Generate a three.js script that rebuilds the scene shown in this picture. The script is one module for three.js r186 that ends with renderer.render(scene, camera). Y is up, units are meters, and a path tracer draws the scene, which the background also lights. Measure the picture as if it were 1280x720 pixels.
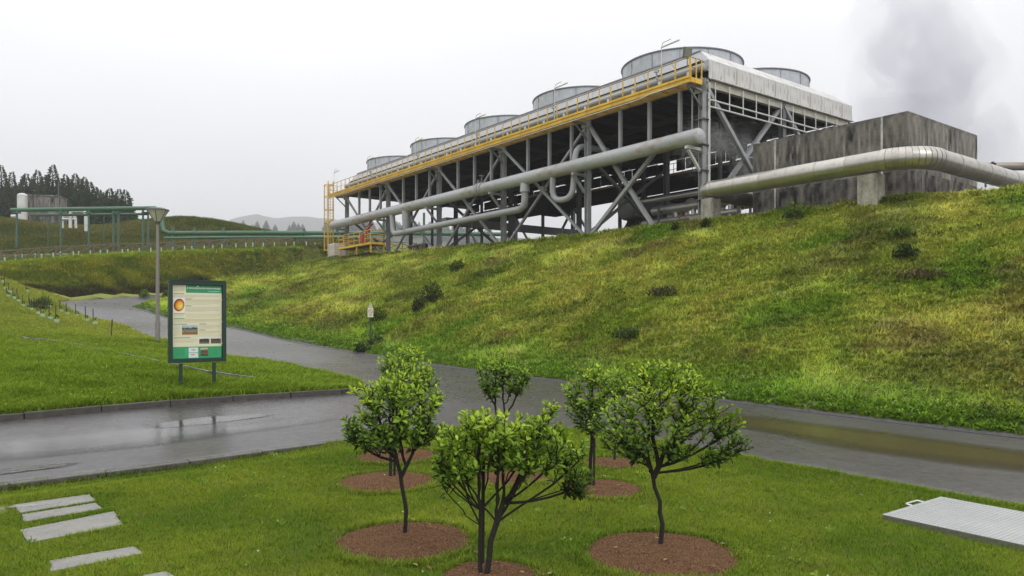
import * as THREE from 'three';
import { mergeGeometries } from 'three/addons/utils/BufferGeometryUtils.js';
import { RoundedBoxGeometry } from 'three/addons/geometries/RoundedBoxGeometry.js';
import { MarchingCubes } from 'three/addons/objects/MarchingCubes.js';
import { ImprovedNoise } from 'three/addons/math/ImprovedNoise.js';

// ---------------------------------------------------------------- camera, sky, sun, exposure
const scene = new THREE.Scene();
const EYE = 2.1, FOC = 928;                      // eye height above the lawn; focal length in 1280-pixel units
const camera = new THREE.PerspectiveCamera(2 * Math.atan(360 / FOC) * 180 / Math.PI, 16 / 9, 0.1, 6000);
camera.position.set(0, EYE, 0);
camera.lookAt(0, EYE, -10);
camera.setViewOffset(1280, 720, 0, -38, 1280, 720);   // level camera, lens shifted up
const V3 = (x, y, z) => new THREE.Vector3(x, y, z);

function skyTexture() {                          // overcast cloud deck, brighter overhead
  const W = 512, H = 256, data = new Float32Array(W * H * 4), N = new ImprovedNoise();
  for (let j = 0; j < H; j++) for (let i = 0; i < W; i++) {
    const el = ((j + 0.5) / H - 0.5) * Math.PI, az = ((i + 0.5) / W - 0.5) * 2 * Math.PI;
    const x = Math.cos(az) * Math.cos(el), y = Math.sin(el), z = Math.sin(az) * Math.cos(el);
    const up = Math.max(0, y);
    let v = 1.0 * (1 + 1.15 * Math.pow(up, 1.45));
    v *= 1 - 0.085 * x * (1 - up) ;               // a little darker towards the right of the view
    v *= 1 + 0.05 * N.noise(x * 2.2 + 4, y * 5 + 1, z * 2.2) + 0.03 * N.noise(x * 6, y * 12, z * 6 + 7);
    if (y < 0) v *= 0.8;
    const o = (j * W + i) * 4;
    data[o] = v * 0.985; data[o + 1] = v * 0.99; data[o + 2] = v * 1.015; data[o + 3] = 1;
  }
  const t = new THREE.DataTexture(data, W, H, THREE.RGBAFormat, THREE.FloatType);
  t.mapping = THREE.EquirectangularReflectionMapping; t.magFilter = THREE.LinearFilter; t.needsUpdate = true;
  return t;
}
const skyTex = skyTexture();
scene.background = skyTex; scene.environment = skyTex;
const sun = new THREE.DirectionalLight(new THREE.Color(1, 0.97, 0.92), 0.75);
sun.position.set(60, 90, 45); sun.target.position.set(0, 5, -40);
sun.castShadow = true; sun.shadow.radius = 45; sun.shadow.mapSize.set(4096, 4096);
Object.assign(sun.shadow.camera, { left: -110, right: 110, top: 110, bottom: -110, near: 1, far: 400 });
scene.add(sun, sun.target);
scene.fog = new THREE.FogExp2(new THREE.Color(0.94, 0.945, 0.955), 0.0005);
const renderer = new THREE.WebGLRenderer({ antialias: true });
renderer.setSize(1024, 576);
renderer.toneMapping = THREE.LinearToneMapping; renderer.toneMappingExposure = 1.0;
renderer.shadowMap.enabled = true;

// ---------------------------------------------------------------- helpers
let seed0 = 12345;
function rng(s) { let a = s >>> 0; return () => { a = (a + 0x6d2b79f5) | 0; let t = Math.imul(a ^ (a >>> 15), 1 | a); t = (t + Math.imul(t ^ (t >>> 7), 61 | t)) ^ t; return ((t ^ (t >>> 14)) >>> 0) / 4294967296; }; }
const PN = new ImprovedNoise();
const noise2 = (x, y, s = 0) => PN.noise(x, y, s * 7.31 + 0.5);
const fbm = (x, y, s = 0, o = 4) => { let v = 0, a = 0.5, f = 1; for (let k = 0; k < o; k++) { v += a * noise2(x * f, y * f, s + k); a *= 0.5; f *= 2.03; } return v; };
const clamp = (x, a = 0, b = 1) => Math.min(b, Math.max(a, x)), lerp = (a, b, t) => a + (b - a) * t;
const smooth = (a, b, x) => { const t = clamp((x - a) / (b - a)); return t * t * (3 - 2 * t); };
const mix3 = (a, b, t) => [lerp(a[0], b[0], t), lerp(a[1], b[1], t), lerp(a[2], b[2], t)];
// tileable value noise for textures
function tileNoise(period, seed) {
  const r = rng(seed * 977 + period), g = new Float32Array(period * period).map(() => r());
  return (u, v) => {
    const x = u * period, y = v * period, ix = Math.floor(x), iy = Math.floor(y), fx = x - ix, fy = y - iy;
    const sx = fx * fx * (3 - 2 * fx), sy = fy * fy * (3 - 2 * fy), at = (i, j) => g[((j % period + period) % period) * period + ((i % period + period) % period)];
    return lerp(lerp(at(ix, iy), at(ix + 1, iy), sx), lerp(at(ix, iy + 1), at(ix + 1, iy + 1), sx), sy);
  };
}
function dataTex(n, fn, m = n) {
  const d = new Uint8Array(n * m * 4);
  for (let j = 0; j < m; j++) for (let i = 0; i < n; i++) {
    const c = fn((i + 0.5) / n, (j + 0.5) / m, i, j), o = (j * n + i) * 4;
    const q = typeof c === 'number' ? [c, c, c] : c;
    for (let k = 0; k < 3; k++) d[o + k] = clamp(q[k]) * 255;
    d[o + 3] = 255;
  }
  const t = new THREE.DataTexture(d, n, m);
  t.magFilter = THREE.LinearFilter; t.minFilter = THREE.LinearFilter; t.wrapS = t.wrapT = THREE.RepeatWrapping; t.needsUpdate = true;
  return t;
}
const rep = (t, x, y = x) => { const c = t.clone(); c.repeat.set(x, y); c.needsUpdate = true; return c; };
const std = (o) => new THREE.MeshStandardMaterial({ roughness: 0.7, side: THREE.DoubleSide, ...o, color: o.color ? new THREE.Color().setRGB(...o.color) : new THREE.Color(1, 1, 1) });
const phys = (o) => new THREE.MeshPhysicalMaterial({ roughness: 0.7, side: THREE.DoubleSide, ...o, color: o.color ? new THREE.Color().setRGB(...o.color) : new THREE.Color(1, 1, 1) });

const taken = new Map();
function numbered(n) { const k = taken.get(n) ?? 0; taken.set(n, k + 1); return k ? n + '_' + String(k).padStart(3, '0') : n; }
function tag(o, label, category, group, kind) { if (label) o.userData.label = label; if (category) o.userData.category = category; if (group) o.userData.group = group; if (kind) o.userData.kind = kind; return o; }
function mesh(name, geo, mat, parent) {
  const m = new THREE.Mesh(Array.isArray(geo) ? merge(geo) : geo, mat);
  m.castShadow = m.receiveShadow = true;
  m.name = parent ? name : numbered(name);
  (parent ?? scene).add(m);
  return m;
}
function merge(list) {
  const any = list.some((g) => g.index) , l = list.map((g) => { let q = g.index ? g.toNonIndexed() : g; for (const k of Object.keys(q.attributes)) if (!['position', 'normal', 'uv', 'color'].includes(k)) q.deleteAttribute(k); return q; });
  const hasC = l.every((g) => g.attributes.color);
  if (!hasC) l.forEach((g) => g.deleteAttribute('color'));
  return mergeGeometries(l);
}
function thing(name, label, category, pos = V3(0, 0, 0), ry = 0, group) {
  const g = new THREE.Group(); g.name = numbered(name); g.position.copy(pos); g.rotation.y = ry; scene.add(g);
  return tag(g, label, category, group);
}
function copyOf(o, pos, ry, label, group, s = 1) {
  const c = o.clone(); c.name = numbered(o.name.replace(/_\d{3}$/, '')); c.position.copy(pos); c.rotation.y = ry; c.scale.multiplyScalar(s); c.userData = { ...o.userData }; scene.add(c);
  if (label) c.userData.label = label; if (group) c.userData.group = group;
  return c;
}
const boxG = (w, h, d, x = 0, y = 0, z = 0, ry = 0) => { const g = new THREE.BoxGeometry(w, h, d); uvMetres(g); if (ry) g.rotateY(ry); return g.translate(x, y, z); };
function uvMetres(g) {                           // planar uv in metres along the dominant axis of each face
  const p = g.attributes.position, n = g.attributes.normal, u = new Float32Array(p.count * 2);
  for (let i = 0; i < p.count; i++) {
    const ax = Math.abs(n.getX(i)), ay = Math.abs(n.getY(i)), az = Math.abs(n.getZ(i)), x = p.getX(i), y = p.getY(i), z = p.getZ(i);
    if (ay >= ax && ay >= az) { u[2 * i] = x; u[2 * i + 1] = z; } else if (ax >= az) { u[2 * i] = z; u[2 * i + 1] = y; } else { u[2 * i] = x; u[2 * i + 1] = y; }
  }
  g.setAttribute('uv', new THREE.BufferAttribute(u, 2)); return g;
}
const UPV = V3(0, 1, 0);
function orient(g, p, q) {                       // a shape built along +y from 0 to |pq| is laid from p to q
  const d = q.clone().sub(p), L = d.length(); d.normalize();
  const quat = new THREE.Quaternion().setFromUnitVectors(UPV, d);
  return g.applyQuaternion(quat).translate(p.x, p.y, p.z);
}
function rod(p, q, r, seg = 8, r2 = r) { const L = p.distanceTo(q), g = new THREE.CylinderGeometry(r2, r, L, seg, 1); g.translate(0, L / 2, 0); return orient(g, p, q); }
function bar(p, q, w, h, side) {                 // rectangular bar, 'side' fixes the direction of w
  const d = q.clone().sub(p), L = d.length(); d.normalize();
  let s = (side ?? (Math.abs(d.y) > 0.95 ? V3(1, 0, 0) : V3(0, 1, 0))).clone();
  let t = new THREE.Vector3().crossVectors(d, s).normalize(); s = new THREE.Vector3().crossVectors(t, d).normalize();
  const g = new THREE.BoxGeometry(w, L, h); uvMetres(g); g.translate(0, L / 2, 0);
  return g.applyMatrix4(new THREE.Matrix4().makeBasis(s, d, t.negate()).setPosition(p));
}
function hbeam(p, q, w, h, side, tf = 0.03) {    // an H section: two flanges and a web
  const d = q.clone().sub(p).normalize();
  let s = side.clone(), t = new THREE.Vector3().crossVectors(d, s).normalize(); s = new THREE.Vector3().crossVectors(t, d).normalize();
  const o = t.clone().multiplyScalar(h / 2 - tf / 2), out = [];
  for (const k of [-1, 1]) out.push(bar(p.clone().addScaledVector(o, k), q.clone().addScaledVector(o, k), w, tf, s));
  out.push(bar(p, q, tf, h - 2 * tf, s));
  return merge(out);
}
class Poly3 extends THREE.CurvePath { }
function bendPath(pts, R) {                      // polyline with rounded corners of radius R
  const cp = new THREE.CurvePath(); let a = pts[0].clone();
  for (let i = 1; i < pts.length - 1; i++) {
    const p = pts[i], d0 = pts[i - 1].clone().sub(p), d1 = pts[i + 1].clone().sub(p), r = Math.min(R, d0.length() * 0.49, d1.length() * 0.49);
    const b = p.clone().addScaledVector(d0.normalize(), r), c = p.clone().addScaledVector(d1.normalize(), r);
    cp.add(new THREE.LineCurve3(a, b)); cp.add(new THREE.QuadraticBezierCurve3(b, p.clone(), c)); a = c;
  }
  cp.add(new THREE.LineCurve3(a, pts[pts.length - 1].clone()));
  return cp;
}
class Sampled extends THREE.Curve { constructor(c) { super(); this.c = c; this.L = c.getLength(); } getPoint(t, o = new THREE.Vector3()) { return o.copy(this.c.getPoint(clamp(t))); } }
function pipe(pts, r, R = r * 2, seg = 14, perM = 3) {
  const c = new Sampled(bendPath(pts, R)), n = Math.max(8, Math.ceil(c.L * perM));
  return new THREE.TubeGeometry(c, Math.min(400, n), r, seg, false);
}
const domeCap = (p, dir, r) => { const g = new THREE.SphereGeometry(r, 16, 8, 0, 2 * Math.PI, 0, Math.PI / 2); g.scale(1, 0.45, 1); return orient(g, p, p.clone().add(dir)); };
// ---------------------------------------------------------------- terrain   (x to the right, d = metres ahead of the viewpoint, world z = -d)
const CP = [ // x, d, height of the general lie of the land, without the banks
  [0, -6, 0], [-12, -6, -.05], [14, -6, 0], [0, 3, 0], [-7, 4, 0], [8, 4, 0], [0, 8, 0], [-6.5, 9.4, 0], [-2.9, 12.6, .03], [-.6, 14.2, .06], [3.5, 11.2, 0], [5.7, 8.2, 0], [12, 0, 0],
  [-15, 2, 0], [-9.7, 14.1, .17], [-7.2, 16.6, .23], [-4, 19.2, .2], [-7.4, 17.5, .33], [-20, 4, .05], [9.1, 13.3, 0], [5.8, 17.3, .1], [.5, 23.8, .24], [-5.6, 32.6, .45], [20, 0, 0],
  [-4.7, 21.4, .28], [-6.5, 23.2, .4], [-10.9, 28.6, .6], [-14.3, 30, 1.06], [-17.1, 36, 1.0], [-17.5, 47, 1.5], [-26.8, 47.5, 1.9], [-26.8, 55.9, 2.46], [-33, 54, 3.1], [-30.7, 60, 3.0],
  [-37.5, 60, 3.5], [-38, 66, 3.7], [-33, 69, 3.8], [-29, 76, 4.2], [-28, 90, 5.2], [-19.3, 28, 1.53], [-14.4, 25, 1.05], [-9.2, 20, .72], [-30, 42, 2.9], [-41.4, 58, 5.7], [-48, 50, 5.6], [-35, 30, 3.0], [-22, 14, 1.0],
  [-60, 62, 8], [-60, 30, 5], [10, 30, .3], [0, 45, .6], [40, 10, 0],
];
const KK = (r2) => (r2 > 0 ? r2 * Math.log(r2) : 0);
const TPS = (() => {
  const n = CP.length, M = n + 3, A = Array.from({ length: M }, () => new Float64Array(M + 1));
  for (let i = 0; i < n; i++) {
    for (let j = 0; j < n; j++) A[i][j] = KK((CP[i][0] - CP[j][0]) ** 2 + (CP[i][1] - CP[j][1]) ** 2) + (i === j ? 1.5 : 0);
    A[i][n] = A[n][i] = 1; A[i][n + 1] = A[n + 1][i] = CP[i][0]; A[i][n + 2] = A[n + 2][i] = CP[i][1]; A[i][M] = CP[i][2];
  }
  for (let c = 0; c < M; c++) {
    let p = c; for (let r = c + 1; r < M; r++) if (Math.abs(A[r][c]) > Math.abs(A[p][c])) p = r;
    [A[c], A[p]] = [A[p], A[c]];
    for (let r = 0; r < M; r++) if (r !== c) { const f = A[r][c] / A[c][c]; if (f) for (let k = c; k <= M; k++) A[r][k] -= f * A[c][k]; }
  }
  return A.map((row, i) => row[M] / row[i]);
})();
function base(x, d) {
  const n = CP.length; let v = TPS[n] + TPS[n + 1] * x + TPS[n + 2] * d;
  for (let i = 0; i < n; i++) v += TPS[i] * KK((x - CP[i][0]) ** 2 + (d - CP[i][1]) ** 2);
  return v;
}
const R_EDGE = [[24, -5], [20, 0], [14, 7.3], [9.14, 13.26], [5.8, 17.3], [3.2, 20.6], [.51, 23.8], [-2.4, 28], [-5.6, 32.6], [-11.2, 40], [-17.5, 47], [-22.4, 51.8], [-26.8, 55.9], [-30.2, 59.6], [-31.9, 62.6], [-31.4, 66.5], [-29, 71], [-27.5, 77], [-27, 84], [-26, 92]];
const L_EDGE = [[-29.5, 92], [-30.3, 84], [-32, 78.5], [-34.5, 74], [-37, 70], [-38.2, 66], [-37.8, 61], [-33.4, 54.3], [-26.8, 47.5], [-17.1, 36], [-10.9, 28.6], [-6.5, 23.4], [-4.5, 21.2], [-3.75, 19.6], [-4.5, 18.5], [-7.2, 16.5], [-9.7, 14.1], [-16, 7.8], [-24, -.2]];
const N_EDGE = [[-19, -2], [-13, 3.6], [-6.5, 9.4], [-2.86, 12.65], [-1.4, 13.7], [-.1, 14.1], [1.2, 13.7], [2.2, 12.9], [3.5, 11.2], [5.66, 8.2], [11.2, .4], [15, -5]];
function roundOff(pts, n) {                      // Chaikin corner cutting
  for (let k = 0; k < n; k++) { const q = [pts[0]]; for (let i = 0; i < pts.length - 1; i++) { const a = pts[i], b = pts[i + 1]; q.push([a[0] * .75 + b[0] * .25, a[1] * .75 + b[1] * .25], [a[0] * .25 + b[0] * .75, a[1] * .25 + b[1] * .75]); } q.push(pts[pts.length - 1]); pts = q; }
  return pts;
}
const rEdge = roundOff(R_EDGE, 2), lEdge = roundOff(L_EDGE, 2), nEdge = roundOff(N_EDGE, 2);
const ROAD = [...rEdge, ...lEdge, ...nEdge];
function inside(poly, x, y) { let c = false; for (let i = 0, j = poly.length - 1; i < poly.length; j = i++) { const a = poly[i], b = poly[j]; if ((a[1] > y) !== (b[1] > y) && x < ((b[0] - a[0]) * (y - a[1])) / (b[1] - a[1]) + a[0]) c = !c; } return c; }
function nearest(line, x, y, closed = false) {   // distance, third coordinate at the nearest point
  let best = 1e18, h = 0; const n = line.length;
  for (let i = 0; i < (closed ? n : n - 1); i++) {
    const a = line[i], b = line[(i + 1) % n], dx = b[0] - a[0], dy = b[1] - a[1], t = clamp(((x - a[0]) * dx + (y - a[1]) * dy) / (dx * dx + dy * dy || 1)), ex = a[0] + dx * t - x, ey = a[1] + dy * t - y, q = ex * ex + ey * ey;
    if (q < best) { best = q; h = a[2] === undefined ? 0 : lerp(a[2], b[2], t); }
  }
  return [Math.sqrt(best), h];
}
const roadSd = (x, d) => { const q = nearest(ROAD, x, d, true)[0]; return inside(ROAD, x, d) ? -q : q; };
// the tall bank on the right: foot line, crest line, plateau
const TOE1 = R_EDGE.map(([x, d]) => [x, d]);
const CREST1 = [[60, -6, 7.2], [34, 13, 7.2], [20, 29, 7.25], [16.7, 31.6, 7.3], [10.4, 38.3, 7.2], [4.5, 46.5, 7.35], [0, 53, 7.55], [-8, 63, 7.85], [-15.2, 72, 8.15], [-19, 73.5, 7.9], [-22.5, 71, 7.1], [-26, 67.6, 5.9], [-29, 64.6, 4.1]];
const CREST1B = [[-15.2, 72, 8.15], [-20, 79, 8.1], [-21.5, 88, 8.0], [-17, 97, 8.6]];
const PLATEAU = [...CREST1.slice(0, 9), ...CREST1B, [-4, 104, 9.5], [80, 110, 8], [80, -6, 7.2]];
const BANK1 = [...TOE1, [-21, 99], [-4, 104], [90, 112], [90, -6]];
// the cutting on the far left
const TOE2 = [[-70, 57, 8.2], [-54, 57, 6.9], [-44, 58.5, 5.6], [-40.6, 62, 3.9], [-40, 66, 3.8], [-39, 70.5, 3.9], [-36.3, 75, 4.2], [-33.5, 81, 4.6], [-31.5, 89, 5.3], [-26, 97, 8.2], [-4, 104, 9.5], [80, 110, 8], [200, 116, 7]];
const TOP2 = [[-72, 62, 8.9], [-58, 65, 7.9], [-48, 70, 7.3], [-45, 77, 8.55], [-40, 84, 9.6], [-33.5, 90, 10.6], [-27, 96.5, 11.5], [-10, 106, 11.8], [30, 114, 10], [80, 118, 8.6], [200, 124, 7.2]];
const FAR2 = [...TOE2, [900, 116], [900, 3000], [-900, 3000], [-900, 57]];
const BEYOND2 = [...TOP2, [900, 124], [900, 3000], [-900, 3000], [-900, 62]];
const hillBump = (x, d, cx, cd, rx, rd, h) => h * Math.exp(-(((x - cx) / rx) ** 2) - (((d - cd) / rd) ** 2));
function beyond(x, d, top, dist) {
  let y = top + 0.035 * Math.min(dist, 30) + 0.25 * fbm(x * .08, d * .08, 3);
  y += hillBump(x, d, -92, 118, 34, 13, 7.8) + hillBump(x, d, -55, 128, 15, 10, 4.4) + hillBump(x, d, -30, 134, 24, 10, 3.0) + hillBump(x, d, -150, 195, 90, 40, 12);
  y -= 7 * smooth(150, 320, d) * smooth(-60, 0, x);
  return y;
}
function rough(x, d, a) { return a * (fbm(x * .22, d * .22, 1, 3) * 1.1 + fbm(x * .8, d * .8, 2, 3) * .45); }
function region(x, d) {
  if (inside(BANK1, x, d)) return inside(PLATEAU, x, d) ? 'plateau' : 'bank';
  if (d > 50 && inside(FAR2, x, d)) return inside(BEYOND2, x, d) ? 'beyond' : 'cutting';
  return 'lawn';
}
function landY(x, d) {
  const R = region(x, d);
  if (R === 'bank') {
    const [a] = nearest(TOE1, x, d), q1 = nearest(CREST1, x, d), q2 = nearest(CREST1B, x, d), [b, h] = q1[0] < q2[0] ? q1 : q2, s = a / (a + b + 1e-6);
    const y0 = base(x, d), foot = Math.min(y0, 4.6), prof = s < .12 ? s * .72 : .0864 + (s - .12) * 1.038, e = smooth(0, .25, s);
    return lerp(foot, h, prof - .035 * smooth(.75, 1, s) * (1 - smooth(.98, 1, s))) + rough(x, d, .42) * e * (1 - .6 * smooth(.85, 1, s));
  }
  if (R === 'plateau') { const q1 = nearest(CREST1, x, d), q2 = nearest(CREST1B, x, d), q = q1[0] < q2[0] ? q1 : q2; return lerp(q[1] , 7.15, smooth(0, 7, q[0])) + .03 * fbm(x, d, 5) - .12 * smooth(0, 2, q[0]); }
  if (R === 'cutting') {
    const [a, h0] = nearest(TOE2, x, d), [b, h] = nearest(TOP2, x, d), s = a / (a + b + 1e-6);
    return lerp(h0, h, Math.pow(s, .9)) + rough(x, d, .7) * Math.sin(Math.PI * s);
  }
  if (R === 'beyond') { const [b, h] = nearest(TOP2, x, d); return beyond(x, d, h, b); }
  return base(x, d);
}
// ground level incl. the step at road edges; the road sheet itself lies at base()
const signSide = (x, d) => x < -2 && d > 13 && nearest(lEdge, x, d)[0] < nearest(nEdge, x, d)[0];
function groundY(x, d, sd = roadSd(x, d)) {
  const y = landY(x, d);
  if (sd > 6) return y;
  const b = base(x, d);
  if (sd <= 0) return lerp(b - .02, b - .22, smooth(0, .35, -sd));
  const side = signSide(x, d);
  let rise = side && d < 26 ? .1 : side ? .05 : 0.03;
  if (!side && d < 16) rise = lerp(.03, -.11, smooth(-1.5, -4.5, x));
  if (region(x, d) === 'lawn') return y + rise * smooth(0, .15, sd) * (side ? 1 - .4 * smooth(.5, 5, sd) : 1 - .95 * smooth(.25, 1.1, sd)) + .02 * fbm(x * .9, d * .9, 8) * smooth(0, 1, sd) - .02 * (1 - smooth(0, .1, sd));
  return y + .03 * smooth(0, .2, sd);
}
const at = (px, py, d) => V3(((px - 640) / FOC) * d, EYE + ((398 - py) / FOC) * d, -d);    // a point of the place seen in that direction, d metres ahead
function onGround(px, py) {                      // where the line of sight meets the land
  let p = null; const tx = (px - 640) / FOC, ty = (398 - py) / FOC;
  for (let d = 3; d < 160; d += d < 30 ? .05 : .15) { const h = landY(tx * d, d); if (EYE + ty * d <= h) { p = V3(tx * d, h, -d); break; } }
  return p ?? at(px, py, 100);
}
const put = (x, d, dy = 0) => V3(x, groundY(x, d) + dy, -d);

const BEDS = [[505, 679, 91], [484, 605, 64], [497, 572, 56], [612, 728, 70], [826, 697, 103], [752, 614, 56], [766, 581, 38], [640, 600, 50]].map(([px, py, hw]) => { const p = onGround(px, py), d = -p.z; return { x: p.x, d, r: (hw / FOC) * d, y: p.y }; });
// ground colours (albedo)
function landColor(x, d, sd, R = region(x, d)) {
  const n1 = fbm(x * .12, d * .12, 11), n2 = fbm(x * .5, d * .5, 12), n3 = fbm(x * 1.7, d * 1.7, 13);
  if (R === 'lawn') {
    let c = mix3([.09, .17, .012], [.15, .22, .02], clamp(.5 + n1 * 1.2 + n2 * .9));
    const far = smooth(14, 40, d) * (x < -2 ? 1 : 0);
    c = mix3(c, [.37, .4, .06], clamp(far * .75 + .5 * far * n1));
    c = mix3(c, [.16, .14, .045], clamp((n2 + .1 * n3 - .16) * 2.2) * .55);
    return c;
  }
  if (R === 'bank') {
    const [a] = nearest(TOE1, x, d);
    let c = mix3([.21, .29, .024], [.42, .42, .075], clamp(.5 + n1 * 1.3 + n2 * .9));
    c = mix3(c, [.12, .25, .014], clamp((fbm(x * .2, d * .2, 21) - .06) * 4) * .75);
    c = mix3(c, [.065, .09, .02], clamp((fbm(x * .17 + 3, d * .17, 22) - .07) * 5) * .6);
    c = mix3(c, [.17, .115, .06], clamp((fbm(x * .4, d * .4, 23) - .13) * 5) * .5);
    c = mix3(c, [.15, .29, .02], (1 - smooth(.5, 3.2, a)) * .7);
    return c;
  }
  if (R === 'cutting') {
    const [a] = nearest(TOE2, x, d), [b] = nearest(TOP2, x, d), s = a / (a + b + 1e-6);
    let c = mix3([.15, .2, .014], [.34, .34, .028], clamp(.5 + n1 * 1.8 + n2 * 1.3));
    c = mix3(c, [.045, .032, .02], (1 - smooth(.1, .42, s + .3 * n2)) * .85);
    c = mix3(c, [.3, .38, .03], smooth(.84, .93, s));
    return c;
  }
  if (R === 'beyond') {
    const [b] = nearest(TOP2, x, d);
    let c = mix3([.13, .165, .022], [.23, .23, .05], clamp(.5 + n1 * 2 + n2));
    return mix3(c, [.14, .17, .04], 1 - smooth(6, 16, b + 5 * n2));
  }
  return mix3([.12, .12, .105], [.2, .19, .16], clamp(.5 + n2 * 1.5));
}
function axis(steps) { const out = [steps[0][0]]; for (let i = 0; i < steps.length - 1; i++) { const [a, s] = steps[i], b = steps[i + 1][0], n = Math.max(1, Math.round((b - a) / s)); for (let k = 1; k <= n; k++) out.push(a + ((b - a) * k) / n); } return out; }
const grainTex = (() => { const a = tileNoise(8, 1), b = tileNoise(32, 2), c = tileNoise(128, 3); return dataTex(256, (u, v) => { const q = .66 + .34 * ((a(u, v) * .8 + b(u, v) + c(u, v) * 1.2) / 3 - .5) * 2.6; return [q * 1.02, q, q * .9]; }); })();
{
  const xs = axis([[-700, 40], [-180, 8], [-80, 1.2], [-34, .5], [-14, .2], [13, .5], [44, 3], [180, 40], [700, 1]]);
  const ds = axis([[-30, 3], [-6, .6], [2, .2], [26, .3], [70, .6], [110, 1.5], [180, 8], [360, 40], [700, 1]]);
  const nx = xs.length, nd = ds.length, pos = new Float32Array(nx * nd * 3), col = new Float32Array(nx * nd * 3), uv = new Float32Array(nx * nd * 2), idx = [];
  for (let j = 0; j < nd; j++) for (let i = 0; i < nx; i++) {
    const x = xs[i], d = ds[j], k = j * nx + i, sd = Math.abs(x) < 90 && d < 100 ? roadSd(x, d) : 50;
    pos.set([x, groundY(x, d, sd), -d], k * 3); uv.set([x, d], k * 2);
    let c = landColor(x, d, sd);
    if (sd < .12) c = [.03, .026, .02];
    if (d < 12 && Math.abs(x) < 3) for (const b of BEDS) { const q = Math.hypot(x - b.x, d - b.d) / b.r; if (q < 1.06) c = mix3([.06, .04, .028], c, smooth(.96, 1.06, q)); }
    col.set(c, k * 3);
    if (i && j) { const a = k - nx - 1, b = k - nx, e = k - 1; idx.push(a, b, e, b, k, e); }
  }
  const g = new THREE.BufferGeometry(); g.setAttribute('position', new THREE.BufferAttribute(pos, 3)); g.setAttribute('color', new THREE.BufferAttribute(col, 3)); g.setAttribute('uv', new THREE.BufferAttribute(uv, 2)); g.setIndex(idx); g.computeVertexNormals();
  const m = std({ vertexColors: true, map: rep(grainTex, .8), roughness: .95, bumpMap: rep(grainTex, .8), bumpScale: .04 });
  tag(mesh('ground', g, m), 'grassy ground of lawns, banks and hillsides', null, null, 'structure');
}
// ---------------------------------------------------------------- road, kerbs, gutter, puddles
function sheet(x0, x1, d0, d1, step, keep, yOf) {
  const nx = Math.round((x1 - x0) / step), nd = Math.round((d1 - d0) / step), id = new Map(), pos = [], uv = [], idx = [];
  const vert = (i, j) => { const k = j * (nx + 1) + i; if (!id.has(k)) { const x = x0 + i * step, d = d0 + j * step; id.set(k, pos.length / 3); pos.push(x, yOf(x, d), -d); uv.push(x, d); } return id.get(k); };
  for (let j = 0; j < nd; j++) for (let i = 0; i < nx; i++) {
    if (!keep(x0 + (i + .5) * step, d0 + (j + .5) * step)) continue;
    const a = vert(i, j), b = vert(i + 1, j), c = vert(i + 1, j + 1), e = vert(i, j + 1); idx.push(a, b, c, a, c, e);
  }
  const g = new THREE.BufferGeometry(); g.setAttribute('position', new THREE.BufferAttribute(new Float32Array(pos), 3)); g.setAttribute('uv', new THREE.BufferAttribute(new Float32Array(uv), 2)); g.setIndex(idx); g.computeVertexNormals(); return g;
}
const roadRough = (() => { const a = tileNoise(6, 5), b = tileNoise(14, 6), c = tileNoise(40, 7), e = tileNoise(128, 8); return dataTex(512, (u, v) => { const w = a(u, v) * .5 + b(u, v) * .3 + c(u, v) * .2; return .27 + .07 * smooth(.3, .7, w) + .06 * (e(u, v) - .5); }); })();
const roadCol = (() => { const a = tileNoise(5, 9), b = tileNoise(20, 10), e = tileNoise(200, 11), f = tileNoise(97, 12); return dataTex(512, (u, v) => { const q = .62 +   .1 * (a(u, v) - .5) + .1 * (b(u, v) - .5) +   .6 * (e(u, v) - .5) + .3 * (f(u, v) - .5); return [q * 1.02, q * .98, q]; }); })();
const roadBump = (() => { const e = tileNoise(128, 14), f = tileNoise(64, 15), a = tileNoise(8, 16); return dataTex(256, (u, v) => .5 * e(u, v) + .3 * f(u, v) + .2 * a(u, v)); })();
{
  const mat = std({ color: [.092, .086, .087], map: rep(roadCol, .19), roughnessMap: rep(roadRough, .052), roughness: 1, bumpMap: rep(roadBump, .55), bumpScale: .0013 });
  const g = sheet(-46, 24, -4, 93, .25, (x, d) => roadSd(x, d) < .45, (x, d) => base(x, d) - .4 * clamp((roadSd(x, d) - .03) / .3));
  tag(mesh('road', g, mat), 'wet asphalt road with a side branch at the junction', null, null, 'structure');
  // dark gutter of wet concrete along the foot of the bank
  const pts = roundOff(R_EDGE.slice(1, 14), 3), pos = [], uv = [], idx = []; let run = 0;
  pts.forEach(([x, d], i) => {
    const p = pts[Math.max(0, i - 1)], q = pts[Math.min(pts.length - 1, i + 1)], L = Math.hypot(q[0] - p[0], q[1] - p[1]), nx = (q[1] - p[1]) / L, nd = -(q[0] - p[0]) / L;
    if (i) run += Math.hypot(x - p[0], d - p[1]);
    [[-.36, .006], [-.3, .035], [0, .05], [.25, .16]].forEach(([o, h]) => { pos.push(x + nx * o, base(x + nx * o, d + nd * o) + h, -(d + nd * o)); uv.push(o, run); });
    if (i) for (let k = 0; k < 3; k++) { const a = (i - 1) * 4 + k, b = a + 1, c = i * 4 + k, e = c + 1; idx.push(a, c, b, b, c, e); }
  });
  const gg = new THREE.BufferGeometry(); gg.setAttribute('position', new THREE.BufferAttribute(new Float32Array(pos), 3)); gg.setAttribute('uv', new THREE.BufferAttribute(new Float32Array(uv), 2)); gg.setIndex(idx); gg.computeVertexNormals();
  tag(mesh('road_gutter', gg, std({ color: [.042, .039, .037], map: rep(grainTex, 1.5), roughness: .5, bumpMap: rep(roadBump, 1), bumpScale: .01 })), 'dark concrete gutter edging the road at the bank foot', null, null, 'structure');
}
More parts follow.
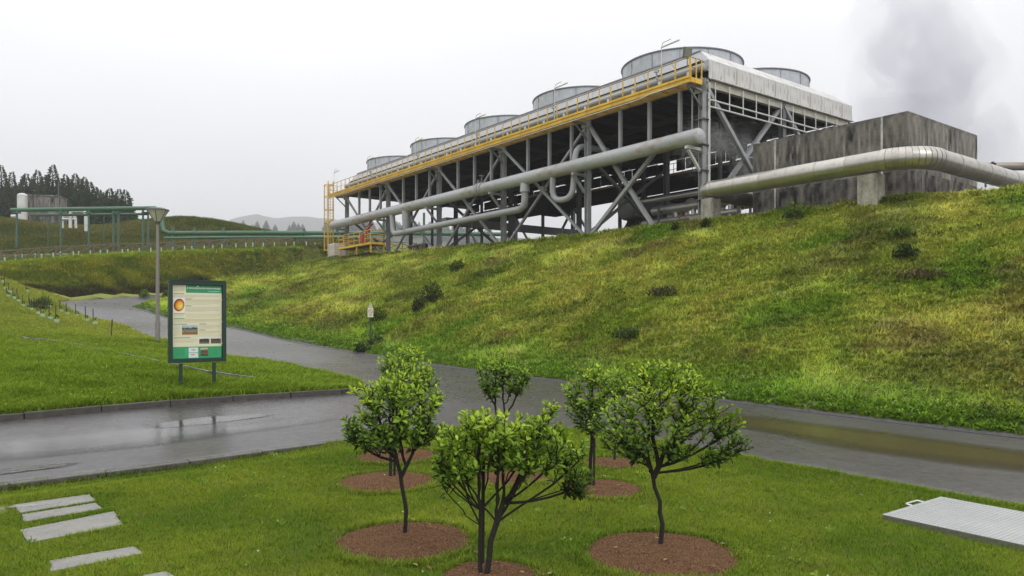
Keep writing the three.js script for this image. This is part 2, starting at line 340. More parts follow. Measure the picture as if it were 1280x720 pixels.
const concTex = (() => { const a = tileNoise(6, 21), b = tileNoise(24, 22), c = tileNoise(120, 23); return dataTex(256, (u, v) => { const q = .72 + .5 * (a(u, v) - .5) + .3 * (b(u, v) - .5) + .25 * (c(u, v) - .5); return [q, q * .985, q * .95]; }); })();
const M = {};
M.kerb = std({ color: [.075, .068, .058], map: rep(concTex, .8), roughness: .55, bumpMap: rep(concTex, 2), bumpScale: .01 });
M.edge = std({ color: [.2, .19, .17], map: rep(concTex, .8), roughness: .7 });
M.conc = std({ color: [.36, .35, .32], map: rep(concTex, .6), roughness: .7, bumpMap: rep(concTex, 2), bumpScale: .008 });
const wearTex0 = (() => { const a = tileNoise(5, 24), b = tileNoise(20, 25), c = tileNoise(90, 26); return dataTex(256, (u, v) => { const q = .84 + .22 * (a(u, v) - .5) + .12 * (b(u, v) - .5) + .1 * (c(u, v) - .5); return [q, q, q * .98]; }); })();
const EDGING = [];
function kerbRun(line, from, to, stone, w, h, sink, name, label, mat, inset) {
  const seg = line.slice(from, to), r = rng(77);
  let pts = [seg[0]]; let carry = 0;                       // joints every 'stone' metres along the line
  for (let i = 1; i < seg.length; i++) { const a = seg[i - 1], b = seg[i], L = Math.hypot(b[0] - a[0], b[1] - a[1]); let s = stone - carry; while (s <= L) { pts.push([lerp(a[0], b[0], s / L), lerp(a[1], b[1], s / L)]); s += stone; } carry = L - (s - stone); }
  const t = thing(name, label, 'kerb', V3(pts[0][0], base(...pts[0]), -pts[0][1]));
  for (let i = 0; i + 1 < pts.length; i++) {
    const [x0, d0] = pts[i], [x1, d1] = pts[i + 1], L = Math.hypot(x1 - x0, d1 - d0) - .015, cx = (x0 + x1) / 2, cd = (d0 + d1) / 2, ry = Math.atan2(d1 - d0, x1 - x0);
    const nx = -(d1 - d0) / (L + .015) * inset, nd = (x1 - x0) / (L + .015) * inset;
    const g = new RoundedBoxGeometry(L, h + sink, w, 2, .018); uvMetres(g); g.rotateZ(Math.atan2(base(x1, d1) - base(x0, d0), L));
    const m = mesh('kerb_stone', g, mat, t);
    m.position.set(cx + nx - t.position.x, base(cx, cd) + (h - sink) / 2 + (r() - .5) * .012 - t.position.y, -(cd + nd) - t.position.z); m.rotation.y = ry + (r() - .5) * .012;
  }
  return t;
}
const signKerb = lEdge.slice().reverse().filter(([x, d]) => d < 21.6 && d > 2 && x > -21);
kerbRun(signKerb, 0, signKerb.length, 1.35, .14, .11, .14, 'kerb', 'dark weathered kerb edging the grass below the information board', M.kerb, -.05);
const nearKerb = nEdge.filter(([x, d]) => x < -2.2 && d > 4);
kerbRun(nearKerb, 0, nearKerb.length, 1.1, .1, .012, .3, 'kerb', 'flush concrete kerb where the left road meets the front lawn', std({ color: [.12, .112, .108], map: rep(concTex, .8), roughness: .4 }), -.05);
{ // thin concrete edging that crosses the upper lawn behind the board
  const px = [[-14, 412], [0, 417], [35, 426], [105, 437], [150, 447], [215, 462], [262, 472], [320, 481]].map(([a, b]) => onGround(a, b)), r = rng(5);
  const t = thing('lawn_edging', 'thin grey concrete edging line crossing the grass behind the information board', 'edging', px[0].clone());
  for (let i = 0; i + 1 < px.length; i++) {
    const n = Math.ceil(px[i].distanceTo(px[i + 1]) / 1.2);
    for (let k = 0; k < n; k++) {
      const a = px[i].clone().lerp(px[i + 1], k / n), b = px[i].clone().lerp(px[i + 1], (k + .97) / n);
      for (const q of [a, b]) { q.y = groundY(q.x, -q.z) + .035; EDGING.push([q.x, -q.z]); }
      const m = mesh('edging_stone', bar(a.clone().sub(t.position), b.clone().sub(t.position), .12, .1, V3(0, 1, 0)), M.edge, t); m.position.y += (r() - .5) * .02;
    }
  }
}
function puddle(label, cx, cd, rx, rd, turn, color, rgh, lift, s, edge = .9) {
  const n = 44, pos = [0, 0, 0], idx = [], al = [1, 1, 1, 1];
  const P = (a, q) => { const w = 1 + .28 * fbm(Math.cos(a) * 1.6 + s, Math.sin(a) * 1.6, s) * 2, u = Math.cos(a) * rx * w * q, v = Math.sin(a) * rd * w * q; return [u * Math.cos(turn) - v * Math.sin(turn), u * Math.sin(turn) + v * Math.cos(turn)]; };
  const y0 = base(cx, cd); pos[1] = lift;
  for (const q of [.2, .4, .6, .8, 1]) for (let i = 0; i < n; i++) { const [u, v] = P((i / n) * 2 * Math.PI, q); pos.push(u, base(cx + u, cd + v) - y0 + lift, -v); al.push(1, 1, 1, q < .5 ? 1 : q < .9 ? lerp(1, edge, (q - .4) / .4) : 0); }
  for (let i = 0; i < n; i++) { idx.push(0, 1 + i, 1 + ((i + 1) % n)); for (let k = 0; k < 4; k++) { const a = 1 + k * n + i, b = 1 + k * n + ((i + 1) % n), c = a + n, e = b + n; idx.push(a, c, b, b, c, e); } }
  const g = new THREE.BufferGeometry(); g.setAttribute('position', new THREE.BufferAttribute(new Float32Array(pos), 3)); g.setAttribute('color', new THREE.BufferAttribute(new Float32Array(al), 4)); g.setIndex(idx); g.computeVertexNormals(); uvMetres(g);
  const m = mesh('puddle', g, phys({ color, vertexColors: true, transparent: true, specularIntensity: s === 3 ? .28 : 1, roughness: rgh, bumpMap: rep(roadBump, .35), bumpScale: s === 5 ? .006 : .002 })); m.position.set(cx, y0, -cd);
  return tag(m, label, 'puddle');
}
{
  const v = onGround(1140, 556); puddle('long muddy brown puddle lying along the right-hand road', v.x - .1, -v.z, 5.6, 1.15, 2.2, [.062, .046, .027], .18, .009, 3, .5);
  const w = onGround(258, 527); puddle('shallow bright puddle on the asphalt in front of the information board', w.x, -w.z, 1.35, .42, .75, [.05, .046, .045], .07, .009, 8);
  const f1 = onGround(110, 552); puddle('thin film of water shining over the middle of the side road', f1.x, -f1.z, 4.2, 1.25, .72, [.1, .093, .095], .11, .0075, 11, .6);
  const q = onGround(22, 588); puddle('rippled puddle at the left end of the side road', q.x, -q.z, .75, .22, .72, [.05, .045, .044], .06, .008, 5);
}
// ---------------------------------------------------------------- stepping stones and the metal access cover
{
  const wet = std({ color: [.25, .24, .215], map: rep(wearTex0, .8), roughness: .26, bumpMap: rep(concTex, 1.5), bumpScale: .006 });
  const quads = [
    [[17, 634], [111, 620], [119, 628], [26, 643], 'broken concrete stepping slab nearest the side road with a puddle on it'],
    [[28, 646], [119, 631], [128, 639], [31, 655], 'narrow concrete stepping slab, second from the side road'],
    [[26, 664], [142, 642], [153, 659], [36, 680], 'widest pale concrete stepping slab in the lawn, third from the road'],
    [[63, 705], [167, 687], [178, 694], [65, 717], 'narrow concrete stepping slab in the lawn, fourth from the road'],
    [[180, 725], [206, 719], [230, 730], [192, 745], 'concrete stepping slab cut off by the bottom picture edge'],
    [[-22, 642], [4, 635], [8, 641], [-18, 650], 'small corner of a concrete slab at the left picture edge'],
  ];
  for (const [a, b, c, e, label] of quads) {
    const p = [a, b, c, e].map(([x, y]) => onGround(x, y)), o = p[0].clone().add(p[1]).add(p[2]).add(p[3]).multiplyScalar(.25), sh = new THREE.Shape();
    p.forEach((q, i) => { const n = p[(i + 1) % 4], f = (t, j) => { const x = lerp(q.x, n.x, t) - o.x, y = -(lerp(q.z, n.z, t) - o.z); return [x + .012 * noise2(x * 9, y * 9 + j, 4), y + .012 * noise2(x * 9 + 5, y * 9, 4)]; }; for (let k = 0; k < 5; k++) { const [x, y] = f(k / 5, i); if (!i && !k) sh.moveTo(x, y); else sh.lineTo(x, y); } });
    const g = new THREE.ExtrudeGeometry(sh, { depth: .07, bevelEnabled: true, bevelSize: .008, bevelThickness: .008, bevelSegments: 2 }).rotateX(-Math.PI / 2); uvMetres(g);
    const m = mesh('stepping_stone', g, wet); m.position.set(o.x, groundY(o.x, -o.z) - .052, o.z); tag(m, label, 'paving slab', 'stepping stones across the lawn');
  }
  const w = onGround(42, 634); const pd = puddle('bright rain puddle lying on the first stepping slab', w.x + .02, -w.z, .3, .06, .42, [.2, .2, .19], .04, 0, 2); pd.position.y = groundY(w.x, -w.z) + .0315;
}
{
  const o = V3(3.83, -.045, -7.65), ax = V3(.59, 0, .81), wd = V3(1.03, 0, -.745);   // along the edge, across the cover (square to each other)
  const ry = Math.atan2(-ax.z, ax.x), L = 2.5, Wd = wd.length();
  const t = thing('access_cover', 'pale grey ribbed metal access cover lying on the grass beside the road', 'metal cover', o, ry);
  const ribTex = (() => { const n = tileNoise(8, 31), m = tileNoise(40, 32); return dataTex(256, (u, v) => { const s = .86 + .16 * (n(u, v) - .5) + .12 * (m(u, v) - .5), ridge = .5 + .5 * Math.cos(u * 2 * Math.PI * 22); return [s - .05 * ridge, s - .045 * ridge, s - .04 * ridge]; }); })();
  const top = std({ color: [.5, .51, .5], metalness: .25, map: rep(ribTex, .5), roughness: .38 });
  const side = std({ color: [.26, .27, .21], map: rep(grainTex, 6), metalness: .3, roughness: .5 });
  const wz = (k) => -k;   // local z runs away from the edge
  mesh('frame', [boxG(L, .1, .02, L / 2, .07, .0), boxG(L, .1, .02, L / 2, .07, wz(Wd)), boxG(.02, .1, Wd, .0, .07, wz(Wd / 2)), boxG(.02, .1, Wd, L, .07, wz(Wd / 2))], side, t);
  const ribs = []; for (let k = 0; k < 58; k++) ribs.push(boxG(.012, .004, Wd - .06, .05 + k * (L - .1) / 57, .1275, wz(Wd / 2)));
  mesh('plate', boxG(L + .02, .012, Wd + .02, L / 2, .12, wz(Wd / 2)), top, t);
  tag(mesh('rib', ribs, top, t), null, null, null, 'stuff');
  const tread = []; for (let k = 0; k < 60; k++) for (let j = 0; j < 3; j++) { const g = new THREE.BoxGeometry(.03, .007, .004); g.rotateZ((k + j) % 2 ? .7 : -.7); tread.push(uvMetres(g).translate(.02 + k * .0415, .038 + j * .031, .012)); }
  tag(mesh('tread_pattern', tread, side, t), null, null, null, 'stuff');
  mesh('handle', pipe([V3(-.005, .09, wz(.72)), V3(-.13, .1, wz(.72)), V3(-.13, .1, wz(.98)), V3(-.005, .09, wz(.98))], .012, .03, 8, 40), std({ color: [.6, .6, .58], metalness: .6, roughness: .4 }), t);
}
// ---------------------------------------------------------------- grass
function tuftGeo(n, h, r, w, bend, s, segs = 2) {
  const R = rng(s), pos = [], nor = [], idx = [];
  for (let b = 0; b < n; b++) {
    const a = R() * 6.283, q = Math.sqrt(R()) * r, x = Math.cos(a) * q, z = Math.sin(a) * q, az = R() * 6.283, hh = h * (.55 + .6 * R()), bd = bend * (.3 + R()) * hh, ww = w * (.7 + .6 * R()), sx = Math.cos(az + 1.57) * ww / 2, sz = Math.sin(az + 1.57) * ww / 2, o = pos.length / 3;
    for (let k = 0; k <= segs; k++) {
      const t = k / segs, cx = x + Math.cos(az) * bd * t * t, cz = z + Math.sin(az) * bd * t * t, cy = hh * (t - .25 * bend * t * t), f = 1 - t;
      const N = V3(Math.cos(az) * .55 * (t + .2), .8, Math.sin(az) * .55 * (t + .2)).normalize();
      if (k < segs) { pos.push(cx - sx * (.4 + .6 * f), cy, cz - sz * (.4 + .6 * f), cx + sx * (.4 + .6 * f), cy, cz + sz * (.4 + .6 * f)); nor.push(N.x, N.y, N.z, N.x, N.y, N.z); if (k) idx.push(o + 2 * k - 2, o + 2 * k - 1, o + 2 * k, o + 2 * k - 1, o + 2 * k + 1, o + 2 * k); }
      else { pos.push(cx, cy, cz); nor.push(N.x, N.y, N.z); idx.push(o + 2 * k - 2, o + 2 * k - 1, o + 2 * k); }
    }
  }
  const g = new THREE.BufferGeometry(); g.setAttribute('position', new THREE.BufferAttribute(new Float32Array(pos), 3)); g.setAttribute('normal', new THREE.BufferAttribute(new Float32Array(nor), 3)); g.setIndex(idx); return g;
}
const bladeMat = phys({ roughness: .9, transmission: .3, thickness: 0, specularIntensity: .06 });
function scatter(name, label, geos, spots) {     // spots: [x, y, d, scale, r, g, b, lean direction, lean]
  const groups = geos.map(() => []); spots.forEach((s, i) => groups[i % geos.length].push(s));
  const holder = new THREE.Group(); holder.name = numbered(name); scene.add(holder); tag(holder, label, 'grass', null, 'stuff');
  const R = rng(99), m4 = new THREE.Matrix4(), q = new THREE.Quaternion(), q2 = new THREE.Quaternion(), c = new THREE.Color();
  groups.forEach((list, k) => {
    const im = new THREE.InstancedMesh(geos[k], bladeMat, list.length); im.name = name + '_blades'; im.castShadow = im.receiveShadow = true; im.userData.kind = 'stuff';
    list.forEach((s, i) => {
      q.setFromAxisAngle(UPV, R() * 6.283);
      if (s[8]) { q2.setFromAxisAngle(V3(-Math.sin(s[7]), 0, Math.cos(s[7])).multiplyScalar(-1), s[8]); q.premultiply(q2); }
      const sc = s[3]; m4.compose(V3(s[0], s[1], -s[2]), q, V3(sc, sc * (.8 + .45 * R()), sc)); im.setMatrixAt(i, m4); im.setColorAt(i, c.setRGB(s[4], s[5], s[6]));
    });
    holder.add(im);
  });
}
const keepOut = [];                              // [x, d, radius] where no grass grows (beds, slabs, cover)
const free = (x, d) => { for (const k of keepOut) { if (k.length === 3) { if ((x - k[0]) ** 2 + (d - k[1]) ** 2 < k[2] * k[2]) return false; } else if (inside(k, x, d)) return false; } return true; };
for (const q of [[[17, 634], [111, 620], [119, 628], [26, 643]], [[28, 646], [119, 631], [128, 639], [31, 655]], [[26, 664], [142, 642], [153, 659], [36, 680]], [[63, 705], [167, 687], [178, 694], [65, 717]], [[180, 725], [206, 719], [230, 730], [192, 745]]]) { const w = q.map(([x, y]) => { const p = onGround(x, y); return [p.x, -p.z]; }), cx = w.reduce((a, b) => a + b[0] / 4, 0), cd = w.reduce((a, b) => a + b[1] / 4, 0); keepOut.push(w.map(([x, d]) => [cx + (x - cx) * 1.05, cd + (d - cd) * 1.09])); }
keepOut.push([[3.83, 7.65], [3.83 + 1.48, 7.65 - 2.02], [3.83 + 1.48 + 1.03, 7.65 - 2.02 + .745], [4.86, 8.4]]);
for (const b of BEDS) keepOut.push([b.x, b.d, b.r * .93]);
function grassAll() {
  const R = rng(4242);
  const jit = (c, a) => { const k = 1 + (R() - .5) * a, h = (R() - .5) * a * .5; return [c[0] * k * (1 + h), c[1] * k, c[2] * k * (1 - h)]; };
  { // mown lawn in front
    const spots = [];
    for (let k = 0; k < 480000; k++) {
      const d = 4.2 + 10.2 * Math.pow(R(), .8), x = (R() * 2 - 1) * (d * .92 + .6), dens = d < 8.5 ? 1 : 8.5 / d;
      if (R() > dens * (x * x / (d * d) < .53 ? 1 : .4)) continue;
      const sd = roadSd(x, d); if (sd < .02 || signSide(x, d) || !free(x, d)) continue;
      if (x < -2 && d > 13) continue; if (x > 4 && d > 11) continue;
      const n = fbm(x * .7, d * .7, 31), c = jit(mix3([.165, .27, .017], [.31, .4, .03], clamp(.45 + n * 1.6 + .25 * fbm(x * 3, d * 3, 32))), .5), dry = R() < .05 + .1 * clamp(fbm(x * .9, d * .9, 33) * 2);
      spots.push([x, groundY(x, d, sd) - .004, d, .8 + .5 * R() + (sd < .3 ? .6 * R() : 0) + (BEDS.some((b) => Math.hypot(x - b.x, d - b.d) < b.r * 1.07) ? .9 * R() : 0) + .5 * clamp(fbm(x * 1.3, d * 1.3, 34) * 2), ...(dry ? jit([.3, .27, .09], .4) : c)]);
    }
    scatter('lawn_grass', 'short green grass of the front lawn around the young trees', [tuftGeo(12, .042, .035, .0045, .7, 1), tuftGeo(12, .05, .04, .004, .9, 2), tuftGeo(11, .034, .04, .006, .6, 3)], spots);
  }
  { // rougher lawn with the board
    const spots = [];
    for (let k = 0; k < 150000; k++) {
      const d = 13 + 36 * Math.pow(R(), 1.7), x = -d * .78 + R() * d * .72, sd = roadSd(x, d); if (sd < .05 || !signSide(x, d) || region(x, d) !== 'lawn' || nearest(EDGING, x, d)[0] < .1) continue;
      const c = jit(mix3(landColor(x, d, sd), [.25, .36, .025], .6 * (1 - smooth(20, 40, d))), .4), n = clamp(.5 + fbm(x * .8, d * .8, 41) * 1.5);
      spots.push([x, groundY(x, d, sd) - .01, d, (.9 + .9 * n) * (1 + d * .012), c[0] * 1.25, c[1] * 1.25, c[2] * 1.25]);
    }
    for (let k = 0; k < 26000; k++) {
      const d = 40 + 24 * R(), x = -d * .8 + R() * d * .3, sd = roadSd(x, d); if (sd < .05 || !signSide(x, d) || region(x, d) !== 'lawn') continue;
      const c = jit(landColor(x, d, sd), .4); spots.push([x, groundY(x, d, sd) - .02, d, 2.2 + R(), c[0] * 1.2, c[1] * 1.2, c[2] * 1.2]);
    }
    scatter('meadow_grass', 'rougher yellow green grass of the left lawn and slope', [tuftGeo(11, .085, .07, .012, .8, 5), tuftGeo(10, .1, .08, .01, 1, 6), tuftGeo(11, .07, .07, .013, .7, 7)], spots);
  }
  { // the tall bank
    const spots = [], low = [];
    for (let k = 0; k < 700000; k++) {
      const d = 8 + 70 * Math.pow(R(), .9), x = -d * .62 + R() * d * 1.82; if (region(x, d) !== 'bank') continue;
      const [a] = nearest(TOE1, x, d), c0 = landColor(x, d, 9), lush = clamp((fbm(x * .2, d * .2, 21) - .06) * 4), y = groundY(x, d, 9);
      const e = .5, gx = groundY(x + e, d, 9) - y, gd = groundY(x, d + e, 9) - y, dir = Math.atan2(gd, -gx), lean = .35 + .45 * R();
      const c = jit(c0, .55), straw = R() < .09 * (1 - lush);
      if (a < .5 + .4 * R()) { if (R() < .6) low.push([x, y - .01, d, .9 + .7 * R(), ...jit([.2, .35, .025], .4)]); continue; }
      if (R() < .35) low.push([x, y, d, (1.2 + R()) * (.6 + .5 * smooth(14, 50, d)), c[0] * 1.2, c[1] * 1.2, c[2] * 1.2]);
      else spots.push([x, y - .03, d, (.5 + .6 * R()) * (.55 + .55 * smooth(14, 50, d)) * (1 + .9 * clamp(fbm(x * .35, d * .35, 51) * 2.4)), ...(straw ? jit([.42, .36, .15], .3) : [c[0] * 1.68, c[1] * 1.7, c[2] * 1.5]), Math.atan2(-gd, gx) + Math.PI + (R() - .5) * 1.4, lean]);
    }
    scatter('bank_grass', 'long tussocky grass with dry patches covering the tall bank', [tuftGeo(18, .22, .17, .017, 1.0, 8, 3), tuftGeo(20, .19, .2, .016, .8, 9, 3), tuftGeo(16, .27, .15, .014, 1.2, 10, 3), tuftGeo(22, .15, .2, .024, .7, 11, 2)], spots);
    scatter('herb_grass', 'low leafy herbs among the grass at the bank foot', [tuftGeo(16, .13, .15, .03, 1.1, 12, 2), tuftGeo(18, .11, .17, .034, 1.3, 13, 2)], low);
  }
  { // cutting, far terraces
    const spots = [];
    for (let k = 0; k < 120000; k++) {
      const d = 56 + 44 * R(), x = -d * .75 + R() * d * .62, rg = region(x, d); if (rg !== 'cutting' && rg !== 'beyond') continue; if (rg === 'beyond' && nearest(TOP2, x, d)[0] > 14) continue;
      const c = jit(landColor(x, d, 9, rg), .5), y = groundY(x, d, 9);
      spots.push([x, y - .05, d, rg === 'cutting' ? .9 + 1.1 * R() : .5 + .4 * R(), c[0] * 1.25, c[1] * 1.25, c[2] * 1.25]);
    }
    for (let k = 0; k < 60000; k++) {
      const d = 98 + 34 * R(), x = -d * .78 + R() * d * .6; if (region(x, d) !== 'beyond') continue; const c = jit(mix3([.13, .17, .022], [.25, .24, .05], clamp(.5 + fbm(x * .15, d * .15, 61) * 2)), .6);
      spots.push([x, groundY(x, d, 9) - .1, d, 1.2 + 1.3 * R(), ...c]);
    }
    scatter('hillside_scrub', 'dark olive scrub and grass on the far cutting and hillside', [tuftGeo(18, .26, .3, .04, 1.0, 14, 2), tuftGeo(22, .2, .34, .04, 1, 15, 2)], spots);
  }
  { // small white and yellow flowers
    const petal = (s) => { const g = new THREE.CircleGeometry(.5, 6); g.rotateX(-1.2); return g.scale(s, s, s).translate(0, 1, 0); };
    const flowers = (name, label, col, n, pick, size) => { const l = []; for (let k = 0; k < n * 12 && l.length < n; k++) { const p = pick(); if (p) l.push(p); } const im = new THREE.InstancedMesh(petal(1), std({ color: col, roughness: .8 }), l.length); im.name = numbered(name); l.forEach(([x, d, h], i) => { const s = size * (.6 + .8 * R()); im.setMatrixAt(i, new THREE.Matrix4().compose(V3(x, groundY(x, d) + h - s, -d), new THREE.Quaternion().setFromAxisAngle(UPV, R() * 6), V3(s, s, s))); }); im.castShadow = true; scene.add(im); tag(im, label, 'flowers', null, 'stuff'); };
    flowers('white_flowers', 'tiny white flowers scattered along the foot of the bank', [.7, .72, .62], 1300, () => { const d = 9 + 26 * R(), x = -d * .2 + R() * d * .95; if (region(x, d) !== 'bank') return null; const [a] = nearest(TOE1, x, d); return R() < Math.exp(-a / 2.6) + .05 && fbm(x * .3, d * .3, 71) > -.12 ? [x, d, .12 + .1 * R()] : null; }, .017);
    flowers('yellow_flowers', 'tiny yellow flowers in the grass below the information board', [.75, .6, .02], 260, () => { const d = 14.3 + 5 * R(), x = -d * .7 + R() * d * .42; if (!signSide(x, d) || roadSd(x, d) < .3) return null; return fbm(x * .5, d * .5, 72) > -.05 ? [x, d, .1] : null; }, .022);
    flowers('clover_flowers', 'a few pale clover heads in the front lawn', [.6, .62, .5], 50, () => { const d = 5.5 + 7 * R(), x = (R() * 2 - 1) * d * .7; return roadSd(x, d) > .3 && !signSide(x, d) && free(x, d) && d < 11 ? [x, d, .05] : null; }, .016);
  }
}
grassAll();
// ---------------------------------------------------------------- the cooling tower   (u along the long face, v across, y world height)
const TH = 0.645, TX = 10.44, TD = 40.7, BASE = 7.15, CELL = 9.2, NC = 5, WID = 15.1;
const tw = (u, v, y) => V3(TX - Math.sin(TH) * u + Math.cos(TH) * v, y, -(TD + Math.cos(TH) * u + Math.sin(TH) * v));
function frame(name, label, category, u0, v0, y0, group) {   // a thing in the tower's axes with its base at (u0, v0, y0)
  const t = thing(name, label, category, tw(u0, v0, y0), TH, group);
  t.L = (u, v, y) => V3(v - v0, y - y0, -(u - u0)); return t;
}
const wearTex = (() => { const a = tileNoise(5, 41), b = tileNoise(19, 42), c = tileNoise(90, 43), st = tileNoise(48, 44); return dataTex(256, (u, v) => { const q = .84 + .18 * (a(u, v) - .5) + .12 * (b(u, v) - .5) + .08 * (c(u, v) - .5) - .1 * smooth(.55, .9, st(u, v * .08)); return [q, q, q * .985]; }); })();
const rustTex = (() => { const a = tileNoise(4, 45), b = tileNoise(17, 46), c = tileNoise(70, 47); return dataTex(512, (u, v) => { const q = .82 + .2 * (a(u, v) - .5) + .14 * (c(u, v) - .5), r = smooth(.6, .8, .55 * a(u, v + .3) + .3 * b(u, v) + .15 * c(u, v)) * .75; return [lerp(q, .62, r), lerp(q, .43, r), lerp(q, .27, r)]; }, 256); })();
const stainTex = (() => { const a = tileNoise(40, 71), b = tileNoise(7, 72), c = tileNoise(100, 73); return dataTex(256, (u, v) => { const q = .86 + .14 * (b(u, v) - .5) + .08 * (c(u, v) - .5), s = smooth(.58, .85, a(u, v * .1)) * .32; return [q - s * .8, q - s, q - s * 1.25]; }); })();
const S = {}; S.beamShaded = std({ color: [.035, .035, .036], roughness: .8 });  // near-black copy for the ceiling beams, interior shade put into the colour
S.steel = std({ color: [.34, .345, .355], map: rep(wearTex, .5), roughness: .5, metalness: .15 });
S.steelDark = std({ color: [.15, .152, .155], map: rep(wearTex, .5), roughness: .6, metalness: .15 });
S.panel = std({ color: [.45, .46, .48], map: rep(wearTex, .22), roughness: .42, metalness: .1, bumpMap: rep(wearTex, .22), bumpScale: .01 });
S.panelEnd = std({ color: [.64, .635, .61], map: rep(stainTex, .3, .45), roughness: .4, metalness: .1 });
S.fan = std({ color: [.54, .565, .61], map: rep(wearTex, .3), roughness: .4, metalness: .1 });
S.rim = std({ color: [.27, .285, .31], map: rep(wearTex, 1), roughness: .4, metalness: .3 });
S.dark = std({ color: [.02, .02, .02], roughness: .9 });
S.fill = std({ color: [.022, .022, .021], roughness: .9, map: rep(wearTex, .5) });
S.yellow = std({ color: [.8, .5, .04], map: rep(rustTex, .45), roughness: .5 });
S.yellowOld = std({ color: [.4, .24, .04], map: rep(rustTex, .6), roughness: .65 });
S.grating = std({ color: [.24, .16, .04], roughness: .7, map: rep(rustTex, 1.2) });
S.pipe = std({ color: [.4, .405, .41], map: rep(rustTex, 1, 1), roughness: .45, metalness: .1 });
S.white = std({ color: [.7, .7, .68], map: rep(wearTex, 1), roughness: .5 });
{
  const t = frame('cooling_tower', 'long grey steel cooling tower with round fan stacks above the grassy bank', 'cooling tower', 0, 0, BASE), L = t.L, vx = V3(1, 0, 0), uz = V3(0, 0, 1);
  const topY = 15.2;
  for (let k = 0; k <= NC; k++) for (const [v, w] of [[0, .33], [7.55, .33], [WID, .33]]) mesh('column', hbeam(L(k * CELL, v, BASE), L(k * CELL, v, topY), w, w * .95, vx), v === 0 ? S.steel : S.steelDark, t);  // inner columns take a darker colour that paints in the interior shade
  for (let k = 0; k < NC; k++) mesh('column', hbeam(L((k + .5) * CELL, 7.55, BASE), L((k + .5) * CELL, 7.55, topY), .2, .2, vx), S.steelDark, t);
  const foot = std({ color: [.34, .32, .27], map: rep(concTex, .7), roughness: .8, bumpMap: rep(concTex, 2), bumpScale: .01 });
  for (let k = 0; k <= NC; k++) for (const v of [0, 7.55, WID]) { const g = boxG(1, k || v ? .5 : .9, 1); const p = L(k * CELL, v, BASE + (k || v ? .05 : .1)); mesh('column_footing', g.translate(p.x, p.y, p.z), foot, t); }
  // bracing of the long face: half X in the first bay, full X in the rest; further in, interior shade is put into a darker colour
  const brace = (a, b, w, m) => mesh('brace', bar(a, b, w, w, V3(0, 1, 0)), m, t);
  brace(L(CELL, .1, 14.6), L(3.55, .1, 7.4), .22, S.steel); brace(L(CELL - .3, -.06, 7.4), L(3.4, -.06, 11.8), .22, S.steel);
  for (let k = 1; k < NC; k++) { brace(L(k * CELL + .1, .1, 14.7), L((k + 1) * CELL - .2, .1, 7.5), .16, S.steel); brace(L(k * CELL + .2, -.12, 7.5), L((k + 1) * CELL - .1, -.12, 14.7), .16, S.steel); }
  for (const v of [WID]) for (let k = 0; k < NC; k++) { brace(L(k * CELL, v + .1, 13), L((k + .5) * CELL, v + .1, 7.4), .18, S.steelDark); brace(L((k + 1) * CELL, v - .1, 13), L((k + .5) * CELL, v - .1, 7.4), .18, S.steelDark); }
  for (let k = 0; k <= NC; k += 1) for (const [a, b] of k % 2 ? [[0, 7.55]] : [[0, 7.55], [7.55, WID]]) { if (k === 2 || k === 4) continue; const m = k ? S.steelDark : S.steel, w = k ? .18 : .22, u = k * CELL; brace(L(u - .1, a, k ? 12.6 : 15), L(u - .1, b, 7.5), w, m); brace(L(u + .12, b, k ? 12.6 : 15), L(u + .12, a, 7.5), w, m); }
  // gusset plates and base plates where braces meet the columns
  for (let k = 0; k <= NC; k++) { for (const [y, h] of [[14.7, .5]]) mesh('gusset_plate', [boxG(.02, h, .8).translate(...L(k * CELL, -.18, y).toArray())], S.steel, t); mesh('splice_plate', [boxG(.35, .4, .35).translate(...L(k * CELL, 0, 11.35).toArray())], S.steel, t); }
  for (let k = 1; k < NC; k++) mesh('gusset_plate', boxG(.2, .36, .4).translate(...L((k + .5) * CELL, -.01, 11.1).toArray()), S.steel, t);
  // hangers between the columns, girts
  for (let k = 0; k < NC; k++) for (const f of [.17, .42, .68]) mesh('hanger', boxG(.19, 3.4, .19).translate(...L((k + f) * CELL, 0, 13.5).toArray()), S.steel, t);
  for (const u of [.7]) mesh('hanger', rod(L(u, 0, 11.9), L(u, 0, 15.2), .05), S.steel, t);
  mesh('girt', bar(L(-.1, -.02, 11.75), L(NC * CELL, -.02, 11.75), .14, .14), S.steelDark, t);
  mesh('eave_beam', hbeam(L(-.3, 0, 15.05), L(NC * CELL + .3, 0, 15.05), .3, .22, V3(0, 1, 0)), S.steel, t);
  mesh('eave_beam', hbeam(L(-.0, -.3, 15.03), L(0, WID + .3, 15.03), .42, .24, V3(0, 1, 0)), std({ color: [.5, .48, .4], map: rep(wearTex, .5), roughness: .5 }), t);
  mesh('eave_beam', hbeam(L(NC * CELL, -.3, 15.03), L(NC * CELL, WID + .3, 15.03), .42, .24, V3(0, 1, 0)), S.steel, t);
  // dark fill seen from below, on beams; near-black colours paint in the unlit interior
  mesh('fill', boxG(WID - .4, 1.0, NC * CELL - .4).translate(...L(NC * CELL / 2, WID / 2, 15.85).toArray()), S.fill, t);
  for (let k = 0; k <= NC * 3; k++) { if (k % 3 === 0 && (k === 0 || k === NC * 3)) continue; mesh('fill_beam', hbeam(L(k * CELL / 3, .25, 15.12), L(k * CELL / 3, WID - .25, 15.12), .34, .2, V3(0, 1, 0)), S.beamShaded, t); }
  for (const v of [3.9, 7.55, 11.3]) mesh('fill_beam', bar(L(.2, v, 14.75), L(NC * CELL - .2, v, 14.75), .26, .16), S.beamShaded, t);
